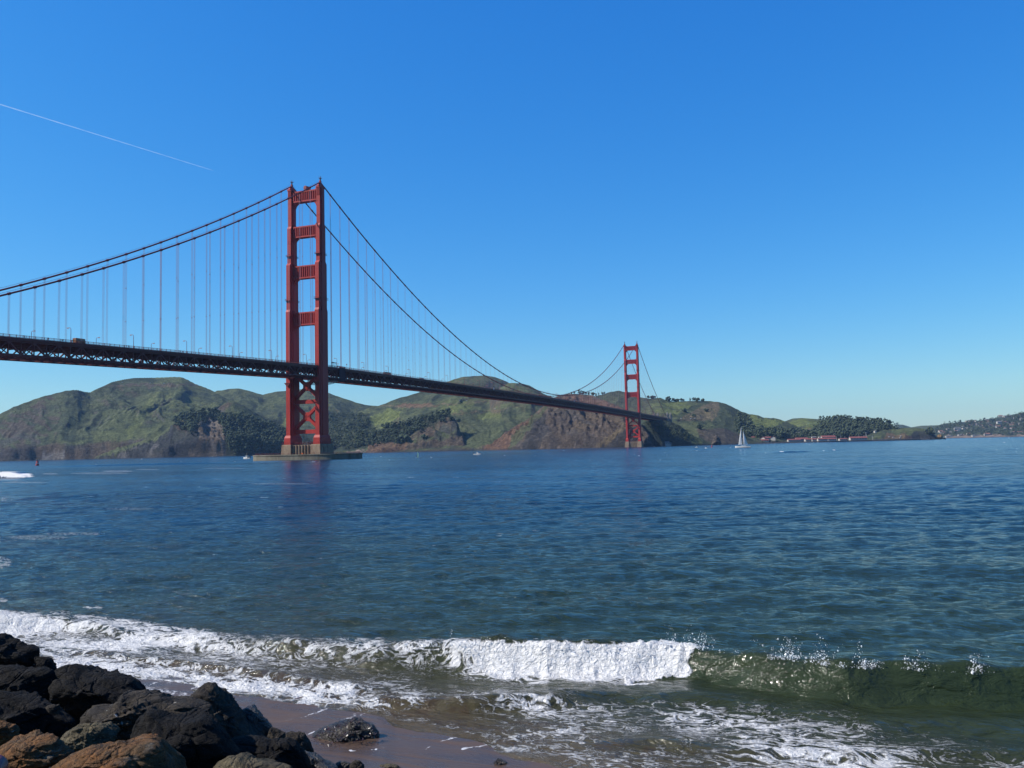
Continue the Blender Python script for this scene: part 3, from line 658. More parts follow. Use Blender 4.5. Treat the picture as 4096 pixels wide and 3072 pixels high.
m.l(m.mix(ff, bc, (.5, .5, .5)), b.inputs['Base Color'])
m.l(m.math('MULTIPLY_ADD', ff, .4, m.ramp(st, [(.4, .24), (.6, .42)])), b.inputs['Roughness'])
b.inputs['IOR'].default_value = 1.33; b.inputs['Specular IOR Level'].default_value = .3
hh = m.math('ADD', m.math('MULTIPLY', st, .05), m.math('MULTIPLY', gr, .003))
m.bump(hh, .5, 1.0)
beach = link('beach', me, m.m); tag(beach, kind='structure')
# ------------------------------------------------------------ suspension bridge
def paint_mat(name, col, streaky=True):
    m = NT(name); b = m.b
    n = m.noise(.35, 5, .65, m.coord((1, 1, .25))); n2 = m.noise(3.0, 3, .6)
    c = m.mix(m.ramp(n, [(.3, 0.0), (.75, 1.0)]), tuple(x*.82 for x in col), tuple(x*1.15 for x in col))
    c = m.mix(m.ramp(n2, [(.62, 0.0), (.78, .35)]), c, (col[0]*.45, col[1]*.6, col[2]*.6))
    m.l(c, b.inputs['Base Color']); b.inputs['Roughness'].default_value = .55; b.inputs['Specular IOR Level'].default_value = .25
    return m.m
ORANGE = paint_mat('orange_paint', (.33, .025, .018)); STEEL = paint_mat('deck_paint', (.13, .023, .018))
def concrete(name, col, stain=(.16, .09, .06)):
    m = NT(name); b = m.b
    n = m.noise(.25, 5, .7, m.coord((1, 1, .3))); n2 = m.noise(2.5, 4, .6)
    col = tuple(x*.7 for x in col); stain = tuple(x*.7 for x in stain)
    c = m.mix(m.ramp(n, [(.42, 0.0), (.65, .8)]), col, stain)
    c = m.mix(1.0, c, m.ramp(n2, [(.3, .8), (.7, 1.2)]), 'MULTIPLY')
    m.l(c, b.inputs['Base Color']); b.inputs['Roughness'].default_value = .9; b.inputs['Specular IOR Level'].default_value = .2
    m.bump(n2, .4, .1); return m.m
CONC = concrete('pier_concrete', (.35, .26, .18)); GREYC = concrete('pylon_concrete', (.20, .195, .185), (.14, .13, .12))
ASPH = simple('asphalt', (.06, .06, .06), .9)
CABLE = paint_mat('cable_paint', (.17, .023, .021)); BEAC = simple('beacon_metal', (.10, .03, .03), .5); ROPE = simple('suspender_rope', (.34, .19, .23), .6)
HX = 13.7; SP = 15.24; LM = 1280.0; LS = 343.0
def zrail(y):
    if y < 0: return 77.0+.0293*y
    if y > LM: return 75.8-.009*(y-LM)
    return 77.0-1.2*y/LM+3.1*(1-((y-640)/640)**2)
def zcable(y):
    if 0 <= y <= LM: return 83.6+(228.2-83.6)*((y-640)/640)**2
    s = -y if y < 0 else y-LM
    ze = zrail(-LS)+3 if y < 0 else 76.0
    t = s/LS
    return 228.2+(ze-228.2)*t-10.4*4*t*(1-t)
bridge = empty('suspension_bridge')
tag(bridge, 'orange-red steel suspension bridge with two tall towers crossing the strait', 'suspension bridge')

LV = [(19.7, 122.6, 1.85, 6.9), (122.6, 161.5, 1.75, 6.1), (161.5, 192.5, 1.7, 4.55), (192.5, 223.0, 1.65, 3.5)]
def leg_mb(x):
    m = MB()
    m.frus(x, 0, 3.0, 8.3, 12.3, 2.9, 8.2, 17.6); m.frus(x, 0, 2.9, 8.2, 17.6, 2.3, 7.2, 19.7)
    for i, (z0, z1, w, l) in enumerate(LV):
        zt = z1-1.6 if i < 3 else z1
        m.box(x-w, x+w, -l, l, z0, zt); m.box(x-w-.45, x+w+.45, -l*.74, l*.74, z0, zt-.4); m.box(x-w-.85, x+w+.85, -l*.42, l*.42, z0, zt-.8)
        if i < 3:
            w2, l2 = LV[i+1][2:]; m.frus(x, 0, w, l, zt, w2+.05, l2+.05, z1+.3)
            m.frus(x, 0, w+.85, l*.42, zt-.8, w2+.85, l2*.42, z1+.1)
    for z in (24, 36, 48, 60, 74, 88, 100, 112, 130, 144, 155, 168, 178, 200, 212):     # splice plates
        w, l = [(q[2], q[3]) for q in LV if q[0] <= z < q[1]][0]
        m.box(x-w-.06, x+w+.06, -l-.06, l+.06, z, z+.35)
    for k in range(4):                                                                 # fluted head
        m.box(x-1.3+k*.78, x-1.3+k*.78+.35, -3.72, -3.5, 216.5, 223.0)
    m.box(x-2.0, x+2.0, -3.9, 3.9, 223.0, 224.6)
    return m
def strut_mb(z0, z1, xi):
    m = MB(); d = 2.1
    m.box(-xi, xi, -d, d, z0+.9, z1-.9); m.box(-xi, xi, -d-.7, d+.7, z1-1.1, z1); m.box(-xi, xi, -d-.6, d+.6, z0, z0+1.2)
    n = 11
    for k in range(n):
        x = -xi+2*xi*(k+.5)/n
        for s in (-1, 1): m.prism([(x-.62, s*d), (x+.62, s*d), (x+.3, s*(d+.75)), (x-.3, s*(d+.75))], 'z', z0+1.3, z1-1.2)
    for s in (-1, 1):      # stepped brackets under and above the strut
        for k, (dx, dz) in enumerate([(3.2, .9), (2.2, 1.7), (1.4, 2.7), (.8, 4.0)]):
            a, b_ = sorted((s*xi, s*(xi-dx))); m.box(a, b_, -d+.05*k, d-.05*k, z0-dz, z0+.02*k)
        a, b_ = sorted((s*xi, s*(xi-1.0))); m.box(a, b_, -d+.1, d-.1, z1, z1+1.4)
    return m
def brace_mb():
    m = MB(); xi = 11.9
    def x_panel(z0, z1, y):
        zc = (z0+z1)/2; g = 3.0
        for sx in (-1, 1):
            for ze in (z0, z1):
                m.bar((0, y, zc), (sx*(xi+.6), y, ze), 2.2, 2.9, (0, 1, 0))
        m.prism([(-1.9, zc-3.6), (1.9, zc-3.6), (3.1, zc-1.7), (3.1, zc+1.7), (1.9, zc+3.6), (-1.9, zc+3.6), (-3.1, zc+1.7), (-3.1, zc-1.7)], 'y', y-1.22, y+1.22)
    x_panel(24.0, 45.5, 0); x_panel(48.5, 70.5, 0)
    m.box(-xi, xi, -1.3, 1.3, 45.4, 48.6); m.box(-xi, xi, -1.3, 1.3, 21.0, 24.2)
    return m
def tower(y, parent):
    t = empty('tower', (0, y, 0), 0, parent)
    for sx in (-1, 1):
        leg_mb(sx*HX).build('leg', ORANGE, t)
        m = MB(); m.frus(sx*HX, 0, 1.2, 3.4, 224.6, .7, 1.2, 227.8); m.box(sx*HX-.5, sx*HX+.5, -1.0, 1.0, 227.8, 229.4)
        m.build('saddle', ORANGE, t)
        m = MB(); m.tube([(sx*HX, 0, 229.4), (sx*HX, 0, 231.2)], .55, 8); m.box(sx*HX-1.0, sx*HX+1.0, -1.0, 1.0, 231.2, 231.4)
        for a in (-.9, .9):
            for b_ in (-.9, .9): m.bar((sx*HX+a, b_, 231.4), (sx*HX+a, b_, 232.6), .12, .12)
        m.tube([(sx*HX, 0, 231.4), (sx*HX, 0, 233.0)], .3, 6)
        m.build('beacon', BEAC, t)
    for z0, z1, w in ((212.8, 222.0, 1.65), (183.0, 192.3, 1.7), (148.6, 159.3, 1.75), (109.8, 120.6, 1.85)):
        strut_mb(z0, z1, HX-w-.8).build('strut', ORANGE, t)
    brace_mb().build('brace', ORANGE, t)
    if y == 0:    # round navigation-light drum standing on the top strut
        m = MB(); m.tube([(1.0, -3.2, 224.2), (2.2, 1.5, 224.2)], 1.75, 14); m.box(.6, 2.4, -2.5, 1, 221.9, 223); m.build('drum', CABLE, t)
    for sx in (-1, 1):      # maintenance gangways round the legs
        for z in (130.5, 167.5):
            m = MB()
            w, l = [(q[2], q[3]) for q in LV if q[0] <= z < q[1]][0]
            for e in (.7, 1.0): 
                for zz in (z, z+1.1):
                    x0, x1 = sx*HX-w-e, sx*HX+w+e
                    m.bar((x0, -l-e, zz), (x1, -l-e, zz), .12, .12); m.bar((x0, l+e, zz), (x1, l+e, zz), .12, .12)
                    m.bar((x0, -l-e, zz), (x0, l+e, zz), .12, .12); m.bar((x1, -l-e, zz), (x1, l+e, zz), .12, .12)
            m.box(sx*HX-w-1.0, sx*HX+w+1.0, -l-1, -l-.05, z-.15, z)
            m.build('gangway', CABLE, t)
    for sx in (-1, 1):   # corner platform just under the deck
        m = MB(); m.box(sx*HX-3.0, sx*HX+3.0, -8.2, -6.95, 62.2, 62.5); m.frus(sx*HX, -7.4, .5, .3, 59.5, 2.6, .6, 62.2)
        m.build('bracket_platform', CABLE, t)
    return t
t1 = tower(0, bridge); t2 = copy_tree(t1, bridge); t2.location = (0, LM, 0)
for c in list(t2.children):
    if c.name.startswith('drum'): bpy.data.objects.remove(c)

def pier(y, parent, fender):
    p = empty('pier', (0, y, 0), 0, parent)
    for sx in (-1, 1):
        m = MB(); x = sx*HX; m.frus(x, 0, 4.9, 10.8, -6, 4.3, 9.9, 11.4); m.frus(x, 0, 4.3, 9.9, 11.4, 4.1, 9.7, 12.3)
        for k in range(6):
            for s in (-1, 1): m.box(x+s*4.25-.35, x+s*4.25+.35, -8+k*2.9, -6.4+k*2.9, 0, 10.6)
        m.build('pedestal', CONC, p)
    m = MB(); m.box(-9.2, 9.2, -7.2, 7.2, -6, 11.9)
    for k in range(7):
        x = -8.4+k*2.8
        for s in (-1, 1): m.prism([(x-.95, s*7.15), (x+.95, s*7.15), (x+.35, s*8.3), (x-.35, s*8.3)], 'z', -3, 11.6)
    m.build('fluted_wall', CONC, p)
    m = MB()
    for sx in (-1, 1):
        pts = [(sx*HX-4, -9.6), (sx*HX+4, -9.6), (sx*HX+4, 9.6), (sx*HX-4, 9.6)]
        for i in range(4):
            a, b_ = pts[i], pts[(i+1) % 4]
            for z in (12.9, 13.5, 14.1): m.bar((*a, z), (*b_, z), .1, .1)
            for k in range(5):
                f = k/5; q = (a[0]+(b_[0]-a[0])*f, a[1]+(b_[1]-a[1])*f); m.bar((*q, 12.3), (*q, 14.1), .12, .12)
    for yy in (-6.8, 6.8):
        for z in (13.0, 14.1): m.bar((-9.7, yy, z), (9.7, yy, z), .12, .12)
        for k in range(9): m.bar((-9+k*2.25, yy, 11.9), (-9+k*2.25, yy, 14.1), .1, .1)
    m.build('railing', CABLE, p)
    if fender:
        m = MB(); n = 72; A_, B_ = 46.0, 24.5; e = .72
        def pt(k, s): 
            a = 2*math.pi*k/n; c, q = math.cos(a), math.sin(a)
            return (A_-s)*math.copysign(abs(c)**e, c), (B_-s)*math.copysign(abs(q)**e, q)
        o = [pt(k, 0) for k in range(n)]; i_ = [pt(k, 7.5) for k in range(n)]
        vs_ = [(*q, -6) for q in o]+[(*q, 3.5) for q in o]+[(*q, 3.5) for q in i_]+[(*q, -6) for q in i_]
        m.add(vs_, [(j*n+k, j*n+(k+1) % n, (j+1)*n+(k+1) % n, (j+1)*n+k) for j in range(3) for k in range(n)])
        o2 = [pt(k, -.35) for k in range(n)]; i2 = [pt(k, .1) for k in range(n)]
        m.add([(*q, 3.5) for q in o2]+[(*q, 4.4) for q in o2]+[(*q, 4.4) for q in i2]+[(*q, 3.5) for q in i2], [(j*n+k, j*n+(k+1) % n, ((j+1) % 4)*n+(k+1) % n, ((j+1) % 4)*n+k) for j in range(4) for k in range(n)])
        f = m.build('fender', concrete('fender_concrete', (.23, .21, .16), (.12, .10, .07)), p)
        f['label'] = 'low oval concrete fender wall in the water'
        m = MB()
        for k in range(n):
            a, b_ = pt(k, 1.5), pt(k+1, 1.5); m.bar((*a, 4.3), (*a, 5.5), .09, .09); m.bar((*a, 5.5), (*b_, 5.5), .08, .08); m.bar((*a, 4.9), (*b_, 4.9), .06, .06)
        m.build('fender_rail', STEEL, f)
        m = MB(); m.box(8.5, 10, -22, -20.8, 4.4, 5.6); m.build('crate', simple('orange_crate', (.6, .14, .03)), f)
    return p
pier(0, bridge, True); pier(LM, bridge, False)

# stiffening truss: two side trusses, floor and laterals
Y0, Y1 = -LS-200, LM+LS+75
PAN = SP/2
def strip(m, x0, x1, za, zb, ys):
    for a, b_ in zip(ys[:-1], ys[1:]):
        m.hexa([(x0, a, zrail(a)+za), (x1, a, zrail(a)+za), (x1, b_, zrail(b_)+za), (x0, b_, zrail(b_)+za), (x0, a, zrail(a)+zb), (x1, a, zrail(a)+zb), (x1, b_, zrail(b_)+zb), (x0, b_, zrail(b_)+zb)])
kk0, kk1 = int(Y0/PAN), int(Y1/PAN)
ys = [k*PAN for k in range(kk0, kk1+1)]
for sx in (-1, 1):
    m = MB(); x = sx*HX
    strip(m, x-.45, x+.45, -3.5, -2.45, ys); strip(m, x-.45, x+.45, -10.5, -9.6, ys)
    for k, y in enumerate(ys):
        z = zrail(y); kk = kk0+k
        m.bar((x, y, z-10.1), (x, y, z-2.9), .55, .45, (0, 1, 0))
        if k+1 < len(ys):
            y2 = ys[k+1]; z2 = zrail(y2)
            a, b_ = ((x, y, z-3), (x, y2, z2-10)) if kk % 2 == 0 else ((x, y, z-10), (x, y2, z2-3))
            m.bar(a, b_, .6, .55, (1, 0, 0))
        if kk % 2 == 0: m.prism([(y-1.3, z-3.4), (y+1.3, z-3.4), (y+.6, z-4.6), (y-.6, z-4.6)], 'x', x-.5, x+.5)
        else: m.prism([(y-1.2, z-9.7), (y+1.2, z-9.7), (y+.6, z-8.6), (y-.6, z-8.6)], 'x', x-.5, x+.5)
    m.build('truss', STEEL, bridge)
m = MB(); strip(m, -13.2, 13.2, -2.35, -1.75, ys); m.build('roadway', ASPH, bridge)
m = MB(); strip(m, 9.6, 14.9, -1.74, -1.35, ys); m.build('walkway', STEEL, bridge)
m = MB(); strip(m, -14.9, -9.6, -1.74, -1.35, ys); m.build('walkway', STEEL, bridge)
m = MB(); strip(m, 14.6, 14.95, -2.6, -1.36, ys); m.build('edge_girder', STEEL, bridge)
m = MB(); strip(m, -14.95, -14.6, -2.6, -1.36, ys); m.build('edge_girder', STEEL, bridge)
m = MB()
for k, y in enumerate(ys):
    z = zrail(y)
    m.box(-13.2, 13.2, y-.25, y+.25, z-4.9, z-2.36)                 # floor beam, deep plate
    for x0 in (-13, 13): m.bar((x0, y, z-9.4), (x0*.45, y, z-4.8), .45, .45, (0, 1, 0))
    m.bar((-13.2, y, z-10.0), (13.2, y, z-10.0), .5, .9)
    if k+1 < len(ys):
        y2 = ys[k+1]; z2 = zrail(y2)-10.0
        for xa, xb in ((-13.2, 0), (0, -13.2), (0, 13.2), (13.2, 0)): m.bar((xa, y, z-10.0), (xb, y2, z2), .6, .45)
for x in (-8, -4, 0, 4, 8): strip(m, x-.2, x+.2, -3.3, -2.36, ys)
for x in (-6.5, 0, 6.5): strip(m, x-.35, x+.35, -10.3, -9.7, ys)
fl = m.build('floor_framing', STEEL, bridge); fl['kind'] = 'stuff'
for x in (-3.6, 3.2):
    m = MB(); strip(m, x, x+1.2, -9.65, -9.2, ys); m.build('inspection_walk', STEEL, bridge)
for sx in (-1, 1):
    m = MB(); x = sx*14.75
    strip(m, x-.06, x+.06, -.1, 0.04, ys); strip(m, x-.05, x+.05, -1.28, -1.12, ys)
    yy = -420.0
    while yy < 900:
        m.box(x-.025, x+.025, yy-.028, yy+.028, zrail(yy)-1.3, zrail(yy)-.05); yy += .30 if yy < 120 else .9
    for y in ys:
        for q in (0, PAN/2): m.box(x-.09, x+.09, y+q-.1, y+q+.1, zrail(y+q)-1.4, zrail(y+q)+.12)
    m.build('railing', STEEL, bridge)

# main cables with bands, and hand ropes
for sx in (-1, 1):
    m = MB(); x = sx*HX
    cy = [-LS-150, -LS]+[-LS+LS*k/40 for k in range(1, 41)]+[LM*k/160 for k in range(1, 161)]+[LM+LS*k/40 for k in range(1, 41)]+[LM+LS+60]
    def cz(y):
        if y < -LS: return zcable(-LS)+(y+LS)*.12
        if y > LM+LS: return zcable(LM+LS)-(y-LM-LS)*.5
        return zcable(y)
    m.tube([(x, y, cz(y)) for y in cy], .5, 10)
    for k in range(-22, int((LM+LS)/SP)+1):
        y = k*SP
        if abs(y) < 3 or abs(y-LM) < 3 or y < -LS: continue
        d = Vector((0, 1, (cz(y+.5)-cz(y-.5)))).normalized()*.75; c = Vector((x, y, cz(y)))
        m.tube([c-d, c+d], .74, 10)
    for q in (-.55, .55):
        m.tube([(x+q, y, cz(y)+1.25) for y in cy[1:-1]], .035, 4)
    m.build('main_cable', CABLE, bridge, smooth=False)
hang = []
for k in range(-22, int((LM+LS)/SP)+1):
    y = k*SP
    if abs(y) < 5 or abs(y-LM) < 5 or (620 < y < 660): continue
    for sx in (-1, 1):
        z1 = zcable(y); z0 = zrail(y)-2.6
        if z1-z0 < 2: continue
        hang.append((math.dist((CAM[0], CAM[1]), (sx*HX, y)), sx, y, z0, z1))
hang.sort()
rest = MB()
for i, (_, sx, y, z0, z1) in enumerate(hang):
    m = MB() if i < 100 else rest
    r = .036 if i < 60 else .042
    for dx in (-.3, .3):
        for dy in (-.3, .3):
            if i < 60 or dx*dy > 0: m.bar((sx*HX+dx, y+dy, z0), (sx*HX+dx, y+dy, z1-.2), r*2, r*2)
    m.box(sx*HX-.4, sx*HX+.4, y-.4, y+.4, z0-.3, z0+.3)
    for f in (.33, .66):
        if z1-z0 > 60: m.box(sx*HX-.36, sx*HX+.36, y-.36, y+.36, z0+(z1-z0)*f, z0+(z1-z0)*f+.25)
    if i < 100: m.build('suspender', ROPE, bridge)
o = rest.build('far_suspenders', ROPE, bridge); o['kind'] = 'stuff'; o['label'] = 'far thin suspender ropes near the second tower'

# north anchorage pylons
def pylon(y, w=1.0):
    p = empty('pylon', (0, y, 0), 0, bridge)
    for sx in (-1, 1):
        m = MB(); x = sx*16.5
        m.frus(x, 0, 3.0, 5.0, 5, 2.8, 4.6, 74); m.frus(x, 0, 2.8, 4.6, 74, 2.2, 3.6, 82); m.frus(x, 0, 2.2, 3.6, 82, 1.3, 2.2, 86)
        for s in (-1, 1): m.box(x-1.2, x+1.2, s*4.5-.5, s*4.5+.5, 20, 80)
        m.build('shaft', GREYC, p)
    m = MB(); m.box(-14, 14, -3, 3, 5, 62); m.build('cross_wall', GREYC, p)
    return p
pylon(LM+LS-2); pylon(LM+LS+46)
m = MB(); m.box(-13, 15.8, LM+LS+2, LM+LS+42, 5, 70.5); m.build('anchorage_housing', GREYC, bridge)
# draped maintenance netting and signs on the near truss
yb = pt_x(1368, 1475, 15.1)[1]; 
m = MB(); m.box(15.15, 15.45, yb-4.8, yb+4.8, zrail(yb)-12.2, zrail(yb)-.9)
for k in range(6): m.box(15.46, 15.55, yb-4.8+k*1.9, yb-4.6+k*1.9, zrail(yb)-12.2, zrail(yb)-.9)
nt = m.build('scaffold_netting', simple('maroon_netting', (.085, .030, .036), .9, .3, 2.0), bridge)
m = MB(); m.box(15.5, 15.62, yb-5.0, yb+5.0, zrail(yb)-1.2, zrail(yb)+.3); m.box(15.5, 15.6, yb-9, yb-5.1, zrail(yb)-.6, zrail(yb)+.4); m.build('tarpaulin', simple('red_tarp', (.55, .03, .035), .6), nt)
prof = [(8.5, 0), (40, 0), (37, -1.8), (32, -3.2), (24, -4.6), (8.5, -5.0)]
zb_ = zrail(20)-10.6
m.prism([(y, zb_+z) for y, z in prof], 'x', 5.0, 5.3); m.prism([(y, zb_+z) for y, z in prof], 'x', -5.3, -5.0)
mm = NT('net_mesh'); mm.b.inputs['Base Color'].default_value = (.35, .37, .36, 1); mm.b.inputs['Alpha'].default_value = .45
m.build('safety_net', mm.m, bridge)
WSH = simple('white_sheet', (.75, .75, .72), .8)
for (u, v, s) in ((1975, 1538, 1.3), (2296, 1589, 1.6)):
    m = MB(); q = pt_x(u, v, 15.4)[1]; m.box(15.3, 15.4, q-s, q+s, zrail(q)-2.4, zrail(q)+.4); m.build('white_sheet', WSH, bridge)

# ------------------------------------------------------------ things on the bridge
def lamp_proto():
    t = empty('street_lamp'); m = MB()
    h = 8.2
    m.frus(0, 0, .22, .22, 0, .18, .18, 1.0); m.tube([(0, 0, .9), (0, 0, h-1.0), (-.12, 0, h-.45), (-.5, 0, h-.1), (-1.0, 0, h), (-1.6, 0, h)], [.15, .12, .11, .1, .1, .1], 8)
    m.build('post', CABLE, t)
    m = MB(); m.frus(-2.1, 0, .75, .26, h-.22, .55, .2, h+.12); m.build('lamp_head', simple('lamp_head', (.34, .12, .09), .5), t)
    m = MB(); m.frus(-2.15, 0, .4, .2, h-.34, .45, .22, h-.225); m.build('lens', simple('amber_lens', (.55, .42, .22), .3), t)
    return t
lp = lamp_proto(); first = True
LPY = [-22.86-45.72*k for k in range(-40, 7) if -22.86-45.72*k < LM+330]
for y in sorted(LPY):
    if abs(y) < 10 or abs(y-LM) < 10: continue
    for sx in (-1, 1):
        o = lp if first else copy_tree(lp); first = False
        o.location = (sx*14.2, y, zrail(y)-1.35); o.rotation_euler = (0, 0, 0 if sx > 0 else math.pi)
        tag(o, 'tall lamp post with curved arm on the near walkway of the bridge' if sx > 0 else 'lamp post with curved arm on the far walkway of the bridge', 'street lamp', 'lamps on the near walkway' if sx > 0 else 'lamps on the far walkway')
# signal posts by the near tower
PT = MB(); PT.tube([(0, 0, 0), (0, 0, 3.9)], .11, 8); PT.frus(0, 0, .32, .25, 3.6, .32, .25, 4.4)
pp = PT.build('signal_post', CABLE); first = True
for (u, v) in [(1327, 1452), (1330, 1452), (1334, 1455), (1339, 1458), (1344, 1458), (1387, 1465)]:
    q = pt_x(u, v, 14.3)[1]
    o = pp if first else pp.copy()
    if not first: sc.collection.objects.link(o)
    first = False; o.location = (14.3, q, zrail(q)-1.35)
    tag(o, 'thin dark post with small square head beside the near tower', 'post', 'thin posts by the near tower')
# ------------------------------------------------------------ vehicles and people on the bridge
GLASS = simple('dark_glass', (.02, .025, .03), .1, .05, 1, 0, .8); TYRE = simple('tyre', (.02, .02, .02), .9)
def vehicle(name, label, cat, y, x, L, W, H, col, kind='box', zoff=-1.7, flip=1):
    z = zrail(y)+zoff; t = empty(name, (x, y, z)); tag(t, label, cat)
    cm = simple(name+'_paint', col, .35, .08, 2, 0, .5); m = MB()
    if kind == 'bus':
        m.prism([(-L/2, .4), (L/2, .4), (L/2, H*.55), (L/2-.25, H*.9), (L/2-.5, H), (-L/2+.4, H), (-L/2, H*.9)], 'x', -W/2, W/2)
    elif kind == 'truck':
        m.prism([(-L/2, .7), (L*.22, .7), (L*.22, H), (-L/2, H)], 'x', -W/2, W/2)
        m.prism([(L*.24, .5), (L/2, .5), (L/2, 1.3), (L*.44, 2.2), (L*.24, 2.3)], 'x', -W/2+.1, W/2-.1)
    else:
        m.prism([(-L/2, .35), (L/2, .35), (L/2, .8), (L*.3, .95), (L*.12, H), (-L*.32, H), (-L*.46, .95), (-L/2, .9)], 'x', -W/2, W/2)
    m.build('body', cm, t)
    m = MB()
    if kind == 'bus':
        for s in (-1, 1):
            for k in range(5): m.box(s*W/2-.02, s*W/2+.02, -L/2+.6+k*(L-1)/5, -L/2+.4+(k+1)*(L-1)/5-.1, H*.5, H*.82)
        m.box(-W/2+.2, W/2-.2, L/2-.03, L/2+.02, H*.5, H*.54)
    elif kind == 'truck':
        for s in (-1, 1): m.box(s*(W/2-.1)-.02, s*(W/2-.1)+.02, L*.27, L*.42, 1.35, 2.0)
    else:
        for s in (-1, 1): m.prism([(-L*.4, .97), (L*.22, .97), (L*.10, H-.08), (-L*.3, H-.08)], 'x', s*W/2-.02, s*W/2+.02)
    m.build('window', GLASS, t)
    for yy in (-L*.32, L*.33):
        for s in (-1, 1):
            w = MB(); w.tube([(s*(W/2-.15)-.13, yy, .36), (s*(W/2-.15)+.13, yy, .36)], .36, 12); w.build('wheel', TYRE, t)
    return t
q = pt_x(322, 1366, 12.5)[1]; vehicle('shuttle_bus', 'orange minibus on the bridge deck at the left edge', 'bus', q, 11.5, 6.8, 2.3, 3.1, (.36, .14, .04), 'bus', -1.4)
q = pt_x(1551, 1490, 8)[1]; vehicle('coach', 'dark grey coach on the deck, first large vehicle right of the near tower', 'bus', q, 7.5, 11.0, 2.5, 3.6, (.07, .08, .09), 'bus')
q = pt_x(1687, 1507, 5)[1]; vehicle('box_truck', 'grey box truck on the deck, farther along than the dark coach', 'truck', q, 5, 9.0, 2.5, 3.0, (.20, .20, .21), 'truck')
q = pt_x(1936, 1541, 6)[1]; vehicle('white_van', 'small white van on the deck between the towers', 'van', q, 6, 5.5, 2.0, 2.2, (.75, .75, .74), 'truck', -1.75)
SK = simple('skin', (.35, .2, .14), .7)
def person_mesh(seed):
    rs_ = random.Random(seed); mb_ = MB(); v = {}
    pts = [(0, 0, .93), (0, 0, 1.15), (0, 0, 1.42), (0, 0, 1.52), (0, 0, 1.63), (0, .01, 1.74), (.09, 0, .88), (.10, .06*rs_.choice((-1, 1, 2)), .48), (.10, -.02, .06), (.10, .12, .03), (-.09, 0, .88), (-.10, .05*rs_.choice((-1, 1)), .48), (-.10, -.04, .06), (-.10, .09, .03), (.19, 0, 1.38), (.24, 0, 1.12), (.23, .1, .9), (-.19, 0, 1.38), (-.24, 0, 1.12), (-.23, .1, .9)]
    rad = [.15, .14, .15, .06, .085, .09, .09, .065, .045, .035, .09, .065, .045, .035, .06, .045, .035, .06, .045, .035]
    ed = [(0, 1), (1, 2), (2, 3), (3, 4), (4, 5), (0, 6), (6, 7), (7, 8), (8, 9), (0, 10), (10, 11), (11, 12), (12, 13), (2, 14), (14, 15), (15, 16), (2, 17), (17, 18), (18, 19)]
    me = bpy.data.meshes.new('person'); me.from_pydata(pts, ed, []); o = bpy.data.objects.new('person', me); sc.collection.objects.link(o)
    sk = o.modifiers.new('s', 'SKIN')
    for i, r in enumerate(rad): me.skin_vertices[0].data[i].radius = (r, r)
    me.skin_vertices[0].data[0].use_root = True
    ss = o.modifiers.new('u', 'SUBSURF'); ss.levels = ss.render_levels = 1
    dg = bpy.context.evaluated_depsgraph_get(); n = bpy.data.meshes.new_from_object(o.evaluated_get(dg))
    bpy.data.objects.remove(o); n.name = 'person'; return n
CLO = [simple('clothes', c, .9) for c in ((.03, .03, .05), (.12, .04, .04), (.05, .06, .09), (.02, .02, .02))]
PM = []
for i in range(4):
    n = person_mesh(i); n.materials.append(CLO[i]); n.polygons.foreach_set('use_smooth', [True]*len(n.polygons)); PM.append(n)
rs = random.Random(4)
def put_person(u, v, i, X=13.2):
    q = pt_x(u, v, X)[1]; o = bpy.data.objects.new('person', PM[i % 4]); sc.collection.objects.link(o)
    o.location = (X, q, zrail(q)-1.35); o.rotation_euler = (0, 0, rs.uniform(0, 6.3)); o.scale = (1, 1, rs.uniform(.95, 1.05))
    tag(o, 'person in dark clothes walking on the near walkway of the bridge', 'person', 'people on the bridge walkway')
for i, (u, v) in enumerate([(178, 1352), (189, 1350), (194, 1352), (244, 1353), (249, 1354), (253, 1356), (283, 1361), (291, 1361), (443, 1379), (496, 1386), (506, 1386), (514, 1387), (626, 1395), (722, 1405), (1022, 1436), (730, 1406), (65, 1337), (98, 1340), (105, 1341)]): put_person(u, v, i, 13.0+.25*(i % 3))

# ------------------------------------------------------------ boats, buoys and other craft
WHITE = simple('white_hull', (.72, .72, .70), .4, .06, .5); SAILM = NT('sail_cloth_lit'); SAILM.t.nodes.remove(SAILM.b); _d = SAILM.n('BsdfDiffuse'); _t = SAILM.n('BsdfTranslucent'); _m = SAILM.n('MixShader')
_d.inputs[0].default_value = _t.inputs[0].default_value = (.78, .77, .74, 1); SAILM.l(_d.outputs[0], _m.inputs[1]); SAILM.l(_t.outputs[0], _m.inputs[2]); SAILM.l(_m.outputs[0], SAILM.t.nodes['Material Output'].inputs[0]); SAIL = SAILM.m
DARK = simple('dark_gear', (.03, .035, .04), .6); ALU = simple('mast_metal', (.35, .35, .36), .4, .1, 1, .6)
def hull(L, B, H, n=14, sheer=.25):
    m = MB(); R = []
    for i in range(n):
        f = i/(n-1); x = -L/2+L*f; w = B/2*max(.03, math.sin(math.pi*min(1, (.16+f*.84))**1.0)**.6 if f > .3 else (.82+.18*f/.3)); 
        if f > .95: w = B*.04
        z = H*(1+sheer*(f-.3)**2*2)
        R.append([(x, 0, -.35), (x, w*.6, -.2), (x, w*.9, .25*H), (x, w, z), (x, w*.92, z), (x, 0, z-.05), (x, -w*.92, z), (x, -w, z), (x, -w*.9, .25*H), (x, -w*.6, -.2)])
    k = len(R[0]); m.add([p for r in R for p in r], [(i*k+j, i*k+(j+1) % k, (i+1)*k+(j+1) % k, (i+1)*k+j) for i in range(n-1) for j in range(k)]+[tuple(range(k)), tuple(range((n-1)*k, n*k))])
    return m
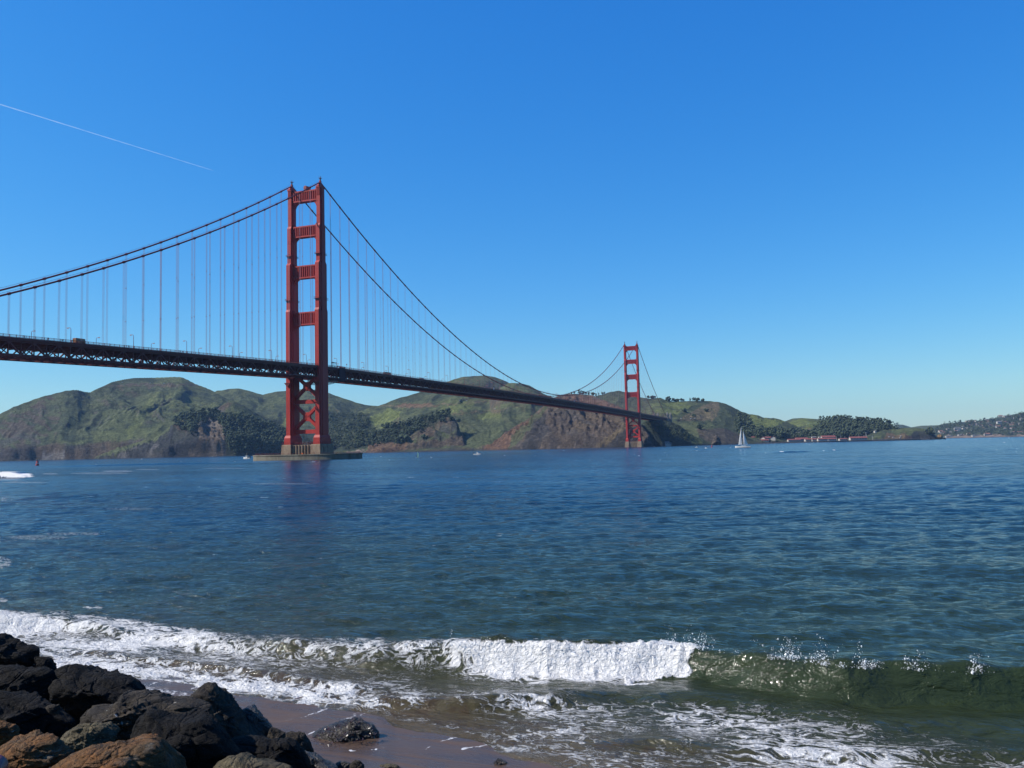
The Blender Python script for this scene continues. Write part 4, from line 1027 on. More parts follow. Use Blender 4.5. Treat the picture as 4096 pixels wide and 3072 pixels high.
def sheet(m, pts, th=.03):       # thin curved sail
    a = [Vector(p) for p in pts]; n = len(a); o = Vector((0, th, 0))
    m.add([p-o for p in a]+[p+o for p in a], [tuple(range(n)), tuple(range(2*n-1, n-1, -1))]+[(i, i+n, (i+1) % n+n, (i+1) % n) for i in range(n)])
def boat_loc(u, v): return pt_z(u, v, 0.0)
P = boat_loc(2971, 1791.5); dist = math.hypot(P[0]-CAM[0], P[1]-CAM[1]); scl = dist/FPX
yaw = math.atan2(RH[1], RH[0])
t = empty('sailboat', (P[0], P[1], 0.05), yaw+math.pi-.3); tag(t, 'white sailing yacht with tall mainsail and jib in front of the red-roofed houses', 'sailboat')
L = 56*scl*1.02
hull(L, L*.24, 6.2*scl).build('hull', WHITE, t)
m = MB(); m.prism([(-L*.25, 6*scl), (L*.18, 6*scl), (L*.10, 8.2*scl), (-L*.22, 8.0*scl)], 'y', -L*.07, L*.07); m.build('cabin', WHITE, t)
mx = 0.02*L; mh = 83*scl
m = MB(); m.tube([(mx, 0, 5*scl), (mx, 0, mh)], [.5*scl, .3*scl], 8); m.tube([(mx, 0, 11*scl), (mx-L*.02, 0, 11*scl)], .3*scl, 6)
m.tube([(-L*.48, 0, 6*scl), (mx, 0, 78*scl)], .1*scl, 4); m.build('mast', ALU, t)
mx += .4
def sail_grid(A_, B_, Cc, belly, name, n=10):    # triangular sail with belly, A top, B tack, C clew
    m = MB(); A_, B_, Cc = map(Vector, (A_, B_, Cc)); vs_ = []; idx = {}
    for i in range(n+1):
        for j in range(i+1):
            f = i/n; g = j/i if i else 0; p = A_.lerp(B_.lerp(Cc, g), f); bl_ = belly*math.sin(math.pi*g)*math.sin(math.pi*min(1, f*.9+.05)); idx[i, j] = len(vs_)
            vs_.append((p.x, p.y+bl_, p.z))
    nv = len(vs_); vs_ += [(x, y+.05, z) for x, y, z in vs_]; fs = []
    for i in range(n):
        for j in range(i+1):
            fs.append((idx[i, j], idx[i+1, j], idx[i+1, j+1]))
            if j < i: fs.append((idx[i, j], idx[i+1, j+1], idx[i, j+1]))
    fs += [tuple(k+nv for k in reversed(f)) for f in fs]; m.add(vs_, fs); return m.build(name, SAIL, t, smooth=True)
sail_grid((mx, 0, 82*scl), (mx-.1, 0, 13*scl), (mx+13*scl, .6*scl, 12.5*scl), 1.4*scl, 'mainsail')
sail_grid((-.5*scl+mx-1.5, .2, 66*scl), (-L*.36, -.8, 10*scl), (-L*.05, 1.2, 12*scl), 2.0*scl, 'jib')
m = MB(); m.frus(L*.42, 0, .35*scl, .35*scl, 6*scl, .3*scl, .3*scl, 9*scl); m.build('outboard_bracket', DARK, t)

def small_boat(name, label, cat, u, v, Lpx, flip=1, kind='cabin'):
    global t
    P = boat_loc(u, v); d = math.hypot(P[0]-CAM[0], P[1]-CAM[1]); s = d/FPX
    t = empty(name, (P[0], P[1], 0.0), yaw+(0 if flip > 0 else math.pi)-.45); tag(t, label, cat); L = Lpx*s
    hull(L, L*.32, L*.13, sheer=.9).build('hull', WHITE, t)
    if kind == 'fish':
        m = MB(); m.prism([(-L*.1, L*.13), (L*.12, L*.13), (L*.10, L*.42), (-L*.1, L*.42)], 'y', -L*.1, L*.1); m.build('wheelhouse', WHITE, t)
        m = MB(); m.prism([(-L*.15, L*.42), (L*.16, L*.42), (L*.15, L*.46), (-L*.15, L*.46)], 'y', -L*.12, L*.12); m.box(-L*.06, L*.07, -L*.103, L*.103, L*.28, L*.38); m.build('roof', DARK, t)
        m = MB(); m.tube([(-L*.05, 0, L*.45), (-L*.05, 0, L*1.1)], .05, 6); m.tube([(-L*.35, 0, L*.15), (-L*.42, 0, L*.6)], .05, 6); m.box(-L*.1, L*.05, -L*.06, L*.06, L*.46, L*.66); m.box(-L*.45, -L*.2, -L*.1, L*.1, L*.1, L*.28); m.build('rigging', DARK, t)
    else:
        m = MB(); m.prism([(-L*.08, L*.13), (L*.16, L*.13), (L*.06, L*.33), (-L*.08, L*.34)], 'y', -L*.1, L*.1); m.build('wheelhouse', WHITE, t)
        m = MB(); m.prism([(L*.11, L*.18), (L*.13, L*.18), (L*.075, L*.29), (L*.055, L*.29)], 'y', -L*.09, L*.09); m.box(-L*.05, L*.05, -L*.103, L*.103, L*.2, L*.29); m.build('windscreen', GLASS, t)
        m = MB(); m.tube([(-L*.02, 0, L*.33), (-L*.02, 0, L*.6)], .04, 6); m.tube([(-L*.06, -.3, L*.5), (-L*.06, .3, L*.5)], .04, 6); m.build('antenna', ALU, t)
        m = MB(); m.box(-L*.55, -L*.47, -L*.05, L*.05, L*.02, L*.24); m.build('outboard_motor', DARK, t)
    return t
small_boat('fishing_boat', 'small white fishing boat with dark rigging left of the near pier', 'boat', 988, 1836, 34, -1, 'fish')
small_boat('motorboat', 'white motorboat with a low wheelhouse in front of the brown cliff', 'boat', 1910, 1820, 34, 1)
small_boat('motorboat', 'tiny white motorboat near the dark slope right of the far tower', 'boat', 2786, 1790, 12, 1)
# windsurfer
P = boat_loc(1670, 1831); s = math.hypot(P[0]-CAM[0], P[1]-CAM[1])/FPX
t = empty('windsurfer', (P[0], P[1], .05), yaw); tag(t, 'windsurfing board with a narrow pale green upright sail', 'windsurf board')
m = MB(); m.prism([(-1.2, .0), (1.2, 0), (1.45, .18), (-1.2, .12)], 'y', -.28, .28); m.build('board', WHITE, t)
GS = simple('green_sail', (.55, .85, .62), .5, .25, .8)
m = MB(); h = 22*s; w = 6*s
prof = [(-.2*w, .2), (.1*w, .25), (.75*w, h*.18), (.78*w, h*.4), (.6*w, h*.75), (.15*w, h*1.05), (-.02*w, h*1.05), (-.12*w, h*.7), (-.15*w, h*.3)]
m.prism(prof, 'y', -.03, .03); m.build('sail', GS, t)
m = MB(); m.tube([(-.2*w, 0, .1), (-.16*w, 0, h*.4), (0, 0, h*1.06)], .035, 6); m.tube([(-.18*w, 0, h*.28), (.7*w, 0, h*.28)], .04, 6); m.build('mast', DARK, t)
o = bpy.data.objects.new('person', PM[0]); sc.collection.objects.link(o); o.location = (P[0]-.3*RH[0], P[1]-.3*RH[1]-.2, .15); o.rotation_euler = (.1, 0, yaw); tag(o, 'person in a dark wetsuit standing on the windsurf board', 'person')
# buoys
def buoy(label, u, v, hpx, col):
    P = boat_loc(u, v); s = math.hypot(P[0]-CAM[0], P[1]-CAM[1])/FPX; H = hpx*s
    t = empty('channel_buoy', (P[0], P[1], 0)); tag(t, label, 'buoy'); cm = simple('buoy_paint', col, .5)
    m = MB(); m.tube([(0, 0, -.3), (0, 0, .2*H)], H*.27, 16); m.tube([(0, 0, .2*H), (0, 0, .27*H)], [H*.27, H*.2], 16); m.build('float', cm, t)
    m = MB()
    for a in range(4):
        c, q = math.cos(a*math.pi/2+.5), math.sin(a*math.pi/2+.5); m.bar((c*H*.2, q*H*.2, .25*H), (c*H*.09, q*H*.09, .78*H), H*.035, H*.035)
    m.frus(0, 0, H*.16, H*.16, .42*H, .11*H, .11*H, .66*H); m.tube([(0, 0, .74*H), (0, 0, .79*H)], H*.12, 12); m.build('cage', cm, t)
    m = MB(); m.tube([(0, 0, .79*H), (0, 0, .88*H), (0, 0, H)], [H*.06, H*.07, H*.02], 8); m.build('lantern', DARK, t)
buoy('red channel buoy floating on the left below the big green hill', 149, 1862, 22, (.42, .03, .03))
buoy('tiny red buoy beside the sea stack right of the far tower', 2847, 1789, 10, (.5, .03, .06))
P = boat_loc(1258, 1848); t = empty('kayak', (P[0], P[1], 0), yaw+.3); tag(t, 'tiny red and white kayak on the water below the near pier', 'kayak')
m = MB(); m.tube([(-1.9, 0, .22), (-1.2, 0, .14), (0, 0, .12), (1.2, 0, .14), (1.9, 0, .22)], [.03, .22, .32, .22, .03], 10); m.build('hull', WHITE, t)
m = MB(); m.tube([(.4, 0, .3), (.8, 0, .5), (1.4, 0, .35)], [.15, .3, .1], 8); m.build('dry_bag', simple('red_bag', (.6, .05, .08), .5), t)

# ------------------------------------------------------------ contrail, rock pinnacles, lighthouse station
m = NT('vapour'); m.t.nodes.remove(m.b)
df = m.n('BsdfDiffuse'); tr = m.n('BsdfTranslucent'); tp = m.n('BsdfTransparent'); m1 = m.n('MixShader'); m2 = m.n('MixShader')
for x in (df, tr): x.inputs[0].default_value = (1, 1, 1, 1)
m1.inputs[0].default_value = .5; m2.inputs[0].default_value = .15
m.l(df.outputs[0], m1.inputs[1]); m.l(tr.outputs[0], m1.inputs[2]); m.l(tp.outputs[0], m2.inputs[1]); m.l(m1.outputs[0], m2.inputs[2]); m.l(m2.outputs[0], m.t.nodes['Material Output'].inputs[0])
a = pt_d(-300, 324, 21000); b_ = pt_d(855, 683, 36000); k = (b_[2]-a[2])
a = CAM+(a-CAM)*(9000/(a[2]-CAM[2])); b_ = CAM+(b_-CAM)*(9000/(b_[2]-CAM[2]))
mb = MB(); n = 60; pts = [a+(b_-a)*(i/n) for i in range(n+1)]
mb.tube([tuple(p) for p in pts], [(15+3*math.sin(i*1.7)+2*math.sin(i*.6))*(1-.6*i/n) if i < n else 2 for i in range(n+1)], 8)
o = mb.build('contrail', m.m, smooth=True); tag(o, 'thin white vapour trail slanting down across the upper left sky', 'contrail', kind='stuff')

ROCKM = simple('sea_rock', (.10, .085, .075), .95, .6, .3, 0, .1, .6)
def pinnacle(name, label, u, vb, poly, D, mat, parent=None, rough=.12, seed=0, sub=4):
    """solid rock whose outline in the photograph is poly; centre at distance D"""
    cu_ = sum(p[0] for p in poly)/len(poly); cv_ = sum(p[1] for p in poly)/len(poly)
    angs = []; rr = []
    for p, p2 in zip(poly, poly[1:]+poly[:1]):
        for f in np.linspace(0, 1, 8, endpoint=False):
            x = p[0]+(p2[0]-p[0])*f-cu_; y = -(p[1]+(p2[1]-p[1])*f-cv_); angs.append(math.atan2(y, x)); rr.append(math.hypot(x, y))
    o_ = np.argsort(angs); angs = np.array(angs)[o_]; rr = np.array(rr)[o_]
    bm = bmesh.new(); bmesh.ops.create_icosphere(bm, subdivisions=sub, radius=1.0)
    V_ = np.array([v.co[:] for v in bm.verts]); F_ = [[v.index for v in f.verts] for f in bm.faces]; bm.free()
    cen = pt_d(cu_, cv_, D); sc_ = np.linalg.norm(cen-CAM)*1.0/FPX*1.0
    dep = (cen-CAM)@FW; sc_ = dep/FPX
    fw = (cen-CAM)/np.linalg.norm(cen-CAM)
    rng = np.random.RandomState(seed)
    # chop the ball with planes so that it has facets
    rmin = np.full(len(V_), 1.25)
    for _ in range(34):
        nrm = rng.normal(size=3); nrm /= np.linalg.norm(nrm); dd = V_@nrm; cdist = rng.uniform(.70, .98)
        rmin = np.minimum(rmin, np.where(dd > .05, cdist/np.maximum(dd, .05), 9))
    seeds = rng.normal(size=(22, 3)); seeds /= np.linalg.norm(seeds, axis=1)[:, None]; offs = rng.uniform(-.13, .07, 22)
    wp = V_+.16*np.stack([fbm(V_[:, 1]*2+seed, V_[:, 2]*2, 3, 1), fbm(V_[:, 0]*2, V_[:, 2]*2+seed, 3, 2), fbm(V_[:, 0]*2+seed, V_[:, 1]*2, 3, 3)], -1)
    dts = wp@seeds.T; i1 = np.argmax(dts, 1); d1 = dts[np.arange(len(dts)), i1]; dts[np.arange(len(dts)), i1] = -9; d2 = dts.max(1)
    blk = offs[i1]*sstep(0, .035, d1-d2)-.045*(1-sstep(0, .03, d1-d2))
    W = V_*(rmin+blk)[:, None]
    th = np.arctan2(V_[:, 1], V_[:, 0]); rad = np.interp(th, angs, rr, period=2*math.pi)*sc_*(1+blk*.35)
    rho = np.hypot(V_[:, 0], V_[:, 1])+1e-6; k_ = np.hypot(W[:, 0], W[:, 1])/rho
    k2 = np.where(rho > .86, 1.0, 0)*1.0; k_ = k_*(1-sstep(.8, 1.0, rho))+sstep(.8, 1.0, rho)
    mr = np.mean(rr)*sc_
    lx = V_[:, 0]*k_*rad; ly = V_[:, 1]*k_*rad; lz = W[:, 2]*mr*.95
    s_ = 1.0/mr; off = seed*7.3
    ns = (rfbm(lx*s_*1.6+off, (ly+lz*.7)*s_*1.6, 5, seed % 50, .6)-.5)*.8+(rfbm((lx*.6+ly)*s_*7+off, (ly*.3-lx*.3+lz)*s_*2.2, 5, 3+seed % 50, .68)-.5)*1.0
    ax = rng.normal(size=3); ax[1] += 1.2; ax /= np.linalg.norm(ax)
    tt = (lx*ax[0]+ly*ax[1]+lz*ax[2])*s_*5.5+2.2*fbm(lx*s_*1.2+off, (ly-lz)*s_*1.2, 3, 7+seed % 50); fr = tt-np.floor(tt)
    ns = ns+.38*(sstep(0, .85, fr)-sstep(.85, 1, fr)-.5)*sstep(.3, .6, fbm(lx*s_*.9+3, lz*s_*.9+off, 2, 9))
    P_ = np.stack([lx, ly, lz], -1); nn = P_/np.maximum(np.linalg.norm(P_, axis=1), 1e-6)[:, None]
    P_ = P_+nn*(ns*rough*mr*(1-.55*sstep(.85, 1, rho)))[:, None]
    Wd = P_[:, 0:1]*RT+P_[:, 1:2]*UP-P_[:, 2:3]*FW
    me = bpy.data.meshes.new(name); me.from_pydata([tuple(p) for p in Wd], [], F_)
    me.polygons.foreach_set('use_smooth', [True]*len(me.polygons)); me.materials.append(mat)
    o = bpy.data.objects.new(name, me); sc.collection.objects.link(o); o.location = cen
    if label: tag(o, label, 'rock')
    if parent: o.parent = parent
    return o
pinnacle('sea_stack', 'jagged grey pinnacle of rock standing at the shore left of the sailboat', 0, 0, [(2845, 1779), (2852, 1760), (2860, 1743), (2866, 1741), (2872, 1750), (2880, 1757), (2886, 1775), (2880, 1782), (2850, 1782)], 2150, ROCKM, rough=.3, seed=3, sub=5)
pinnacle('sea_stack', 'yellow-brown rounded rock at the foot of the headland on the right', 0, 0, [(3748, 1752), (3752, 1740), (3762, 1736), (3770, 1742), (3772, 1754), (3765, 1757), (3750, 1757)], 2880, simple('tan_rock', (.24, .15, .07), .95, .4, .2, 0, .1, .5), rough=.2, seed=5, sub=4)
pinnacle('sea_rock', 'low black rock beside the yellow-brown stack on the right', 0, 0, [(3770, 1757), (3778, 1751), (3785, 1756), (3785, 1758), (3771, 1758)], 2890, ROCKM, rough=.2, seed=6, sub=3)

# ------------------------------------------------------------ buildings
RED = simple('red_roof', (.26, .08, .065), .8, .12, .3); PALEW = simple('pale_wall', (.52, .49, .44), .8, .08, .3); DGL = simple('window_dark', (.05, .055, .06), .3)
TERR = simple('terracotta_roof', (.30, .14, .10), .85); GREYR = simple('grey_roof', (.20, .19, .18), .85)
def house(name, label, cat, u, vb, wpx, hpx, D, roof=RED, wall=PALEW, group=None, rot=0.0, roofh=.45, nwin=4, depth=None, wins=True, ch=0, zb=None):
    P = pt_d(u, vb, D) if zb is None else pt_d(u, vb, D); s = D/FPX; W = wpx*s; H = hpx*s; dp = depth or min(W*.6, 14)
    t = empty(name, tuple(P), yaw+rot); tag(t, label, cat, group)
    hw = H*(1-roofh); m = MB(); m.prism([(-dp/2, -4), (dp/2, -4), (dp/2, hw), (0, hw+(H-hw)*.9), (-dp/2, hw)], 'x', -W/2, W/2); m.build('wall', wall, t)
    m = MB(); e = .06*dp+.4
    for s_ in (-1, 1): m.prism([(s_*(dp/2+e), hw-.25), (s_*(dp/2+e), hw+.15), (0, H+.1), (0, H-.3)], 'x', -W/2-e, W/2+e)
    r = m.build('roof', roof, t)
    if ch:
        m = MB()
        for k in range(ch): m.box(-W*.3+k*W*.6/max(1, ch-1 or 1)-.5, -W*.3+k*W*.6/max(1, ch-1 or 1)+.5, -.5, .5, H-.8, H+1.6)
        m.build('chimney', wall, r)
    if wins:
        for fl_ in range(1 if hw < 5 else 2):
            for k in range(nwin):
                x = -W/2+W*(k+.5)/nwin; z = hw*(.35 if hw < 5 else (.18+.45*fl_)); m = MB(); m.box(x-W/nwin*.2, x+W/nwin*.2, -dp/2-.08, -dp/2+.05, z, z+hw*(.4 if hw < 5 else .25)); m.build('window', DGL, t)
    return t
# the station with red roofs
FB = [(3022, 1757, 32, 13, 2560, 0, 'white house with red hipped roof, the highest and leftmost of the red-roofed houses'),
      (3056, 1761, 22, 13, 2545, .9, 'white gabled house in the middle of the red-roofed group by the pier'),
      (3071, 1757, 22, 10, 2575, 0, 'red-roofed house right behind the white gabled one'),
      (3053, 1767, 38, 10, 2535, 0, 'long low red-roofed building at the shore, in front of the white gabled house'),
      (3093, 1757, 9, 12, 2570, 1.2, 'narrow white house with a steep gable beside the dark round trees'),
      (3031, 1768, 10, 9, 2540, 1.2, 'small white boathouse at the left end of the long low red-roofed building')]
for i, (u, v, w, h, D, r, lab) in enumerate(FB): house('red_roof_house', lab, 'house', u, v, w, h, D, rot=r, depth=12, ch=1 if i in (0, 2) else 0)
SHED = [(3175, 1764, 46, 8, 2600, 'long white shed with red roof, leftmost of the row on the quay'), (3205, 1763, 44, 12, 2625, 'tall red-roofed shed with long roof, second in the row on the quay'),
        (3235, 1763, 30, 9, 2605, 'white shed with a wide red roof in the middle of the quay row'), (3262, 1762, 30, 9, 2605, 'white shed with red roof left of the largest red-roofed shed'),
        (3293, 1761, 44, 9, 2600, 'low white shed in front of the largest red roof on the quay'), (3312, 1756, 50, 13, 2660, 'largest red-roofed building at the back of the quay row'),
        (3325, 1761, 30, 9, 2605, 'white shed with red roof at the right end of the joined row'), (3371, 1760, 28, 7, 2640, 'small separate white shed with a dull red roof beside the masts'),
        (3432, 1759, 62, 12, 2680, 'long white boat shed with flat red roof near the marina masts')]
for (u, v, w, h, D, lab) in SHED: house('quay_shed', lab, 'shed', u, v, w, h, D, depth=13, nwin=6 if w > 40 else 4)
for (u, v, w, h, D, lab, rf) in [(3000, 1739, 26, 11, 2600, 'grey barrack with rows of dark openings on the wooded slope', GREYR), (3044, 1743, 12, 6, 2620, 'small white house among the dark trees above the red roofs', GREYR), (3160, 1745, 12, 5, 2750, 'small pale house among trees left of the bare red bank', GREYR), (3188, 1737, 18, 7, 2760, 'pale house with many windows among trees in the green valley', GREYR), (3283, 1752, 16, 6, 2700, 'pale house peeping over the quay sheds', GREYR), (3255, 1753, 16, 7, 2690, 'cream house with grey roof above the middle of the quay sheds', GREYR), (3500, 1726, 6, 4, 2850, 'single tiny white building on the grassy headland', GREYR)]:
    house('hill_house', lab, 'house', u, v, w, h, D, roof=rf, depth=10, nwin=5)
# fog-signal station on the dark point
house('signal_station', 'small grey-white station building at the foot of the dark wooded point', 'building', 2668, 1778, 14, 12, 1975, roof=GREYR, wall=simple('weathered_wall', (.45, .45, .43), .9), nwin=2, depth=8)
house('signal_station', 'second smaller hut beside the station at the foot of the dark point', 'building', 2680, 1779, 8, 9, 1985, roof=GREYR, wall=PALEW, nwin=1, depth=6)
# quay, jetty, masts
m = MB(); P0 = pt_d(2990, 1770, 2480); P1 = pt_d(3210, 1767, 2560)
t = empty('jetty'); tag(t, 'dark timber jetty on piles in front of the red-roofed houses', 'jetty')
m.bar((P0[0], P0[1], 3.2), (P1[0], P1[1], 3.2), 6, 1.0); m.build('deck', simple('dark_timber', (.05, .04, .035), .9), t)
for k in range(26):
    f = k/25; m = MB(); x, y = P0[0]+(P1[0]-P0[0])*f, P0[1]+(P1[1]-P0[1])*f; m.tube([(x, y, -2), (x, y, 3)], .5, 6); m.build('pile', simple('dark_timber', (.05, .04, .035), .9) if k == 0 else bpy.data.materials['dark_timber'], t)
m = MB()
Q = [pt_d(u, 1764, D) for u, D in ((2930, 2420), (3000, 2480), (3100, 2530), (3300, 2570), (3500, 2680), (3680, 2750))]
for a, b_ in zip(Q[:-1], Q[1:]): m.bar((a[0], a[1], .8), (b_[0], b_[1], .8), 10, 3.0)
o = m.build('breakwater', ROCKM); tag(o, 'low grey rubble breakwater along the fort shore', 'breakwater')
mp = MB(); mp.tube([(0, 0, 0), (0, 0, 14)], [.22, .12], 6); mp.bar((-1.2, 0, 9.5), (1.2, 0, 9.5), .12, .12); mo = mp.build('marina_mast', simple('pale_mast', (.6, .6, .6), .5)); first = True
rs = random.Random(8)
for u in [3336, 3347, 3363, 3380, 3400, 3412, 3424, 3436, 3448, 3455, 3459, 3463, 3466, 3468, 3489, 3492, 3420, 3441]:
    o = mo if first else mo.copy()
    if not first: sc.collection.objects.link(o)
    first = False; P = pt_d(u, 1760, 2690); o.location = (P[0], P[1], 3); k = 1.6 if u in (3336, 3463, 3466) else rs.uniform(.8, 1.15); o.scale = (1.5, 1.5, k)
    tag(o, 'thin pale mast standing in the marina by the long boat shed', 'mast', 'marina masts')
# hillside houses far right
HP = [(3761, 1726), (3768, 1728), (3777, 1724), (3775, 1729), (3768, 1734), (3778, 1735), (3746, 1726), (3790, 1717), (3804, 1728), (3826, 1725), (3834, 1724), (3836, 1714), (3854, 1714), (3853, 1707), (3850, 1691), (3876, 1701), (3866, 1686), (3880, 1685), (3899, 1699), (3912, 1698), (3921, 1702), (3936, 1703), (3900, 1682), (3905, 1685), (3894, 1690), (3923, 1690), (3955, 1696), (3963, 1702), (3976, 1702), (3951, 1688), (3950, 1681), (3940, 1712), (3943, 1717), (3940, 1729), (3960, 1724), (3996, 1692), (4001, 1664), (4012, 1668), (4020, 1667), (4042, 1695), (4052, 1694), (4048, 1699), (4080, 1696), (4088, 1660), (4093, 1660), (4083, 1678), (4085, 1682), (4024, 1712), (4044, 1715), (4050, 1715), (4042, 1731), (4055, 1729), (4060, 1727), (4076, 1729), (4093, 1728), (3874, 1735), (3992, 1709), (3870, 1712), (3888, 1720), (3910, 1712), (3920, 1710), (4010, 1685), (4025, 1690), (4060, 1672), (4040, 1665)]
BW = [simple('house_wall', c, .8, .08, .3) for c in ((.50, .47, .43), (.38, .33, .28), (.42, .41, .40))]
protos = []
def hproto(w, h, wall, roof):
    t = empty('hillside_house'); m = MB(); m.prism([(-6, -8), (6, -8), (6, h*.6), (0, h), (-6, h*.6)], 'x', -w/2, w/2); m.build('wall', wall, t)
    m = MB()
    for s_ in (-1, 1): m.prism([(s_*7, h*.6-.4), (s_*7, h*.6), (0, h+.4), (0, h)], 'x', -w/2-.8, w/2+.8)
    m.build('roof', roof, t); m = MB()
    for k in range(3): m.box(-w/2+w*(k+.3)/3, -w/2+w*(k+.7)/3, -6.1, -5.9, h*.15, h*.42)
    m.build('window', DGL, t); return t
for k in range(6): protos.append([hproto([13, 20, 11, 24, 15, 20][k], [7, 6, 8, 6, 8, 7][k], BW[k % 3], [GREYR, TERR, GREYR, TERR, GREYR, TERR][k]), False])
rs = random.Random(11)
for i, (u, v) in enumerate(HP):
    h_ = hill_hit(u, v+2)
    if h_ is None: continue
    p = protos[rs.randrange(6)]
    o = p[0] if not p[1] else copy_tree(p[0]); p[1] = True
    P = h_[0]; o.location = tuple(P); o.rotation_euler = (0, 0, yaw+rs.uniform(-.6, .6)); k = rs.uniform(.75, 1.15); o.scale = (k, k, k)
    tag(o, 'small pale house among trees on the far blue hillside', 'house', 'houses on the far hillside')
for p in protos:
    if not p[1]:
        for c in list(p[0].children): bpy.data.objects.remove(c)
        bpy.data.objects.remove(p[0])
for (u, v, w, h, lab, rf) in [(3948, 1742, 18, 9, 'large tan waterfront house with terracotta roof across the bay', TERR), (3901, 1745, 24, 5, 'long low white building at the far waterline', GREYR), (3841, 1744, 16, 7, 'white building at the far waterline left of the long low one', GREYR), (3830, 1719, 22, 8, 'wide cream house with dark windows low on the far hillside', GREYR), (3996, 1692, 15, 7, 'bright white house standing alone high on the far hillside', GREYR), (3795, 1748, 22, 4, 'low pale harbour building just right of the headland', GREYR)]:
    hh_ = hill_hit(u, v); D = min(hh_[2], 5300) if hh_ else 5080
    house('waterfront_house', lab, 'house', u, v, w, h, D, roof=rf, depth=14)
t = empty('sailboat', tuple(boat_loc(4036, 1752)*[1, 1, 0]), yaw); tag(t, 'tiny white sailboat far off at the right edge of the bay', 'sailboat')
P = boat_loc(4036, 1752.5); D = min(math.hypot(P[0]-CAM[0], P[1]-CAM[1]), 4800); P = pt_d(4036, 1752, D); t.location = (P[0], P[1], 0); s = D/FPX
hull(7*s, 2*s, 1.3*s).build('hull', WHITE, t); m = MB(); m.tube([(0, 0, 0), (0, 0, 13*s)], .18*s, 5); m.build('mast', ALU, t)

# ------------------------------------------------------------ trees
LEAF = NT('tree_leaves'); b = LEAF.b
n_ = LEAF.noise(.5, 4, .65); LEAF.l(LEAF.ramp(n_, [(.3, (.036, .048, .030)), (.55, (.048, .062, .035)), (.75, (.062, .076, .042))]), b.inputs['Base Color']); b.inputs['Roughness'].default_value = .95; b.inputs['Specular IOR Level'].default_value = .1
BARK = simple('bark', (.07, .055, .045), .95)
bm = bmesh.new(); bmesh.ops.create_icosphere(bm, subdivisions=1, radius=1); ICV = np.array([v.co[:] for v in bm.verts]); ICF = [[v.index for v in f.verts] for f in bm.faces]; bm.free()
rsn = np.random.RandomState(9)
def clump(V_, F_, c, r, sq=.8):
    n = len(V_); q = ICV*(1+rsn.uniform(-.38, .30, (len(ICV), 1)))*np.array([1, 1, sq])*r+np.array(c)
    V_.extend(map(tuple, q)); F_.extend([[i+n for i in f] for f in ICF])
def crown(V_, F_, base, H, Wd, n=14, kind='round'):
    for _ in range(n):
        f = rsn.uniform(.12, 1.0); wr = (math.sin(math.pi*min(1, f*.85))**.7 if kind == 'round' else (1.05-f)); a = rsn.uniform(0, 6.28); rr_ = Wd*.5*wr*math.sqrt(rsn.rand())
        clump(V_, F_, (base[0]+rr_*math.cos(a), base[1]+rr_*math.sin(a), base[2]+H*f*.92), Wd*rsn.uniform(.14, .27)*(1 if kind == 'round' else .8), .75)
def mesh_from(name, V_, F_, mat, parent=None):
    me = bpy.data.meshes.new(name); me.from_pydata(V_, [], F_); me.materials.append(mat); me.polygons.foreach_set('use_smooth', [True]*len(me.polygons)); o = bpy.data.objects.new(name, me); sc.collection.objects.link(o)
    if parent: o.parent = parent
    return o
def pip(x, y, poly):
    r = False; n = len(poly)
    for i in range(n):
        x0, y0 = poly[i]; x1, y1 = poly[(i+1) % n]
        if (y0 > y) != (y1 > y) and x < (x1-x0)*(y-y0)/(y1-y0)+x0: r = not r
    return r
def forest(label, poly, n, h0, h1, nc=7, names=None, kind='round'):
    V_, F_ = [], []; xs = [p[0] for p in poly]; ys = [p[1] for p in poly]; c = 0; tries = 0
    while c < n and tries < n*12:
        tries += 1; u = rsn.uniform(min(xs), max(xs)); v = rsn.uniform(min(ys), max(ys))
        if not pip(u, v, poly): continue
        h_ = hill_hit(u, v)
        if h_ is None or h_[0][2] < 2 or (names and h_[1] not in names): continue
        H = rsn.uniform(h0, h1); crown(V_, F_, h_[0]-np.array([0, 0, 1.5]), H, H*rsn.uniform(.6, 1.0), nc, kind); c += 1
    if V_:
        o = mesh_from('woodland', V_, F_, LEAF.m); tag(o, label, 'woodland', kind='stuff')
forest('dark cypress wood on the headland behind the near pier', [(690, 1690), (720, 1665), (780, 1660), (840, 1655), (905, 1665), (1000, 1675), (1080, 1700), (1160, 1722), (1160, 1800), (1130, 1830), (920, 1835), (900, 1740), (860, 1680), (800, 1700), (770, 1740), (700, 1720)], 620, 11, 19)
forest('dark mixed wood on the valley side right of the near tower', [(1310, 1660), (1400, 1655), (1470, 1670), (1480, 1715), (1530, 1712), (1620, 1690), (1720, 1665), (1790, 1655), (1810, 1680), (1790, 1700), (1740, 1690), (1690, 1720), (1630, 1745), (1600, 1770), (1480, 1785), (1400, 1800), (1320, 1795)], 760, 8, 15)
forest('round dark shrubs on the cliff top above the cove', [(1560, 1760), (1600, 1735), (1630, 1740), (1640, 1765), (1600, 1780), (1570, 1778)], 30, 8, 13)
forest('dense dark wood covering the hill beside the marina', [(3240, 1735), (3285, 1690), (3345, 1675), (3440, 1680), (3520, 1686), (3560, 1695), (3600, 1716), (3540, 1722), (3480, 1735), (3440, 1752), (3300, 1755), (3240, 1752)], 620, 13, 20, 7)
forest('trees around the red-roofed houses', [(2960, 1730), (3010, 1715), (3080, 1722), (3140, 1728), (3200, 1735), (3240, 1735), (3240, 1754), (3160, 1760), (3100, 1754), (3000, 1752), (2960, 1752)], 210, 12, 20, 8)
forest('dark trees filling the gully below the grassy ridge', [(2940, 1700), (2960, 1660), (2990, 1668), (3000, 1700), (3010, 1725), (2950, 1735)], 90, 10, 18)
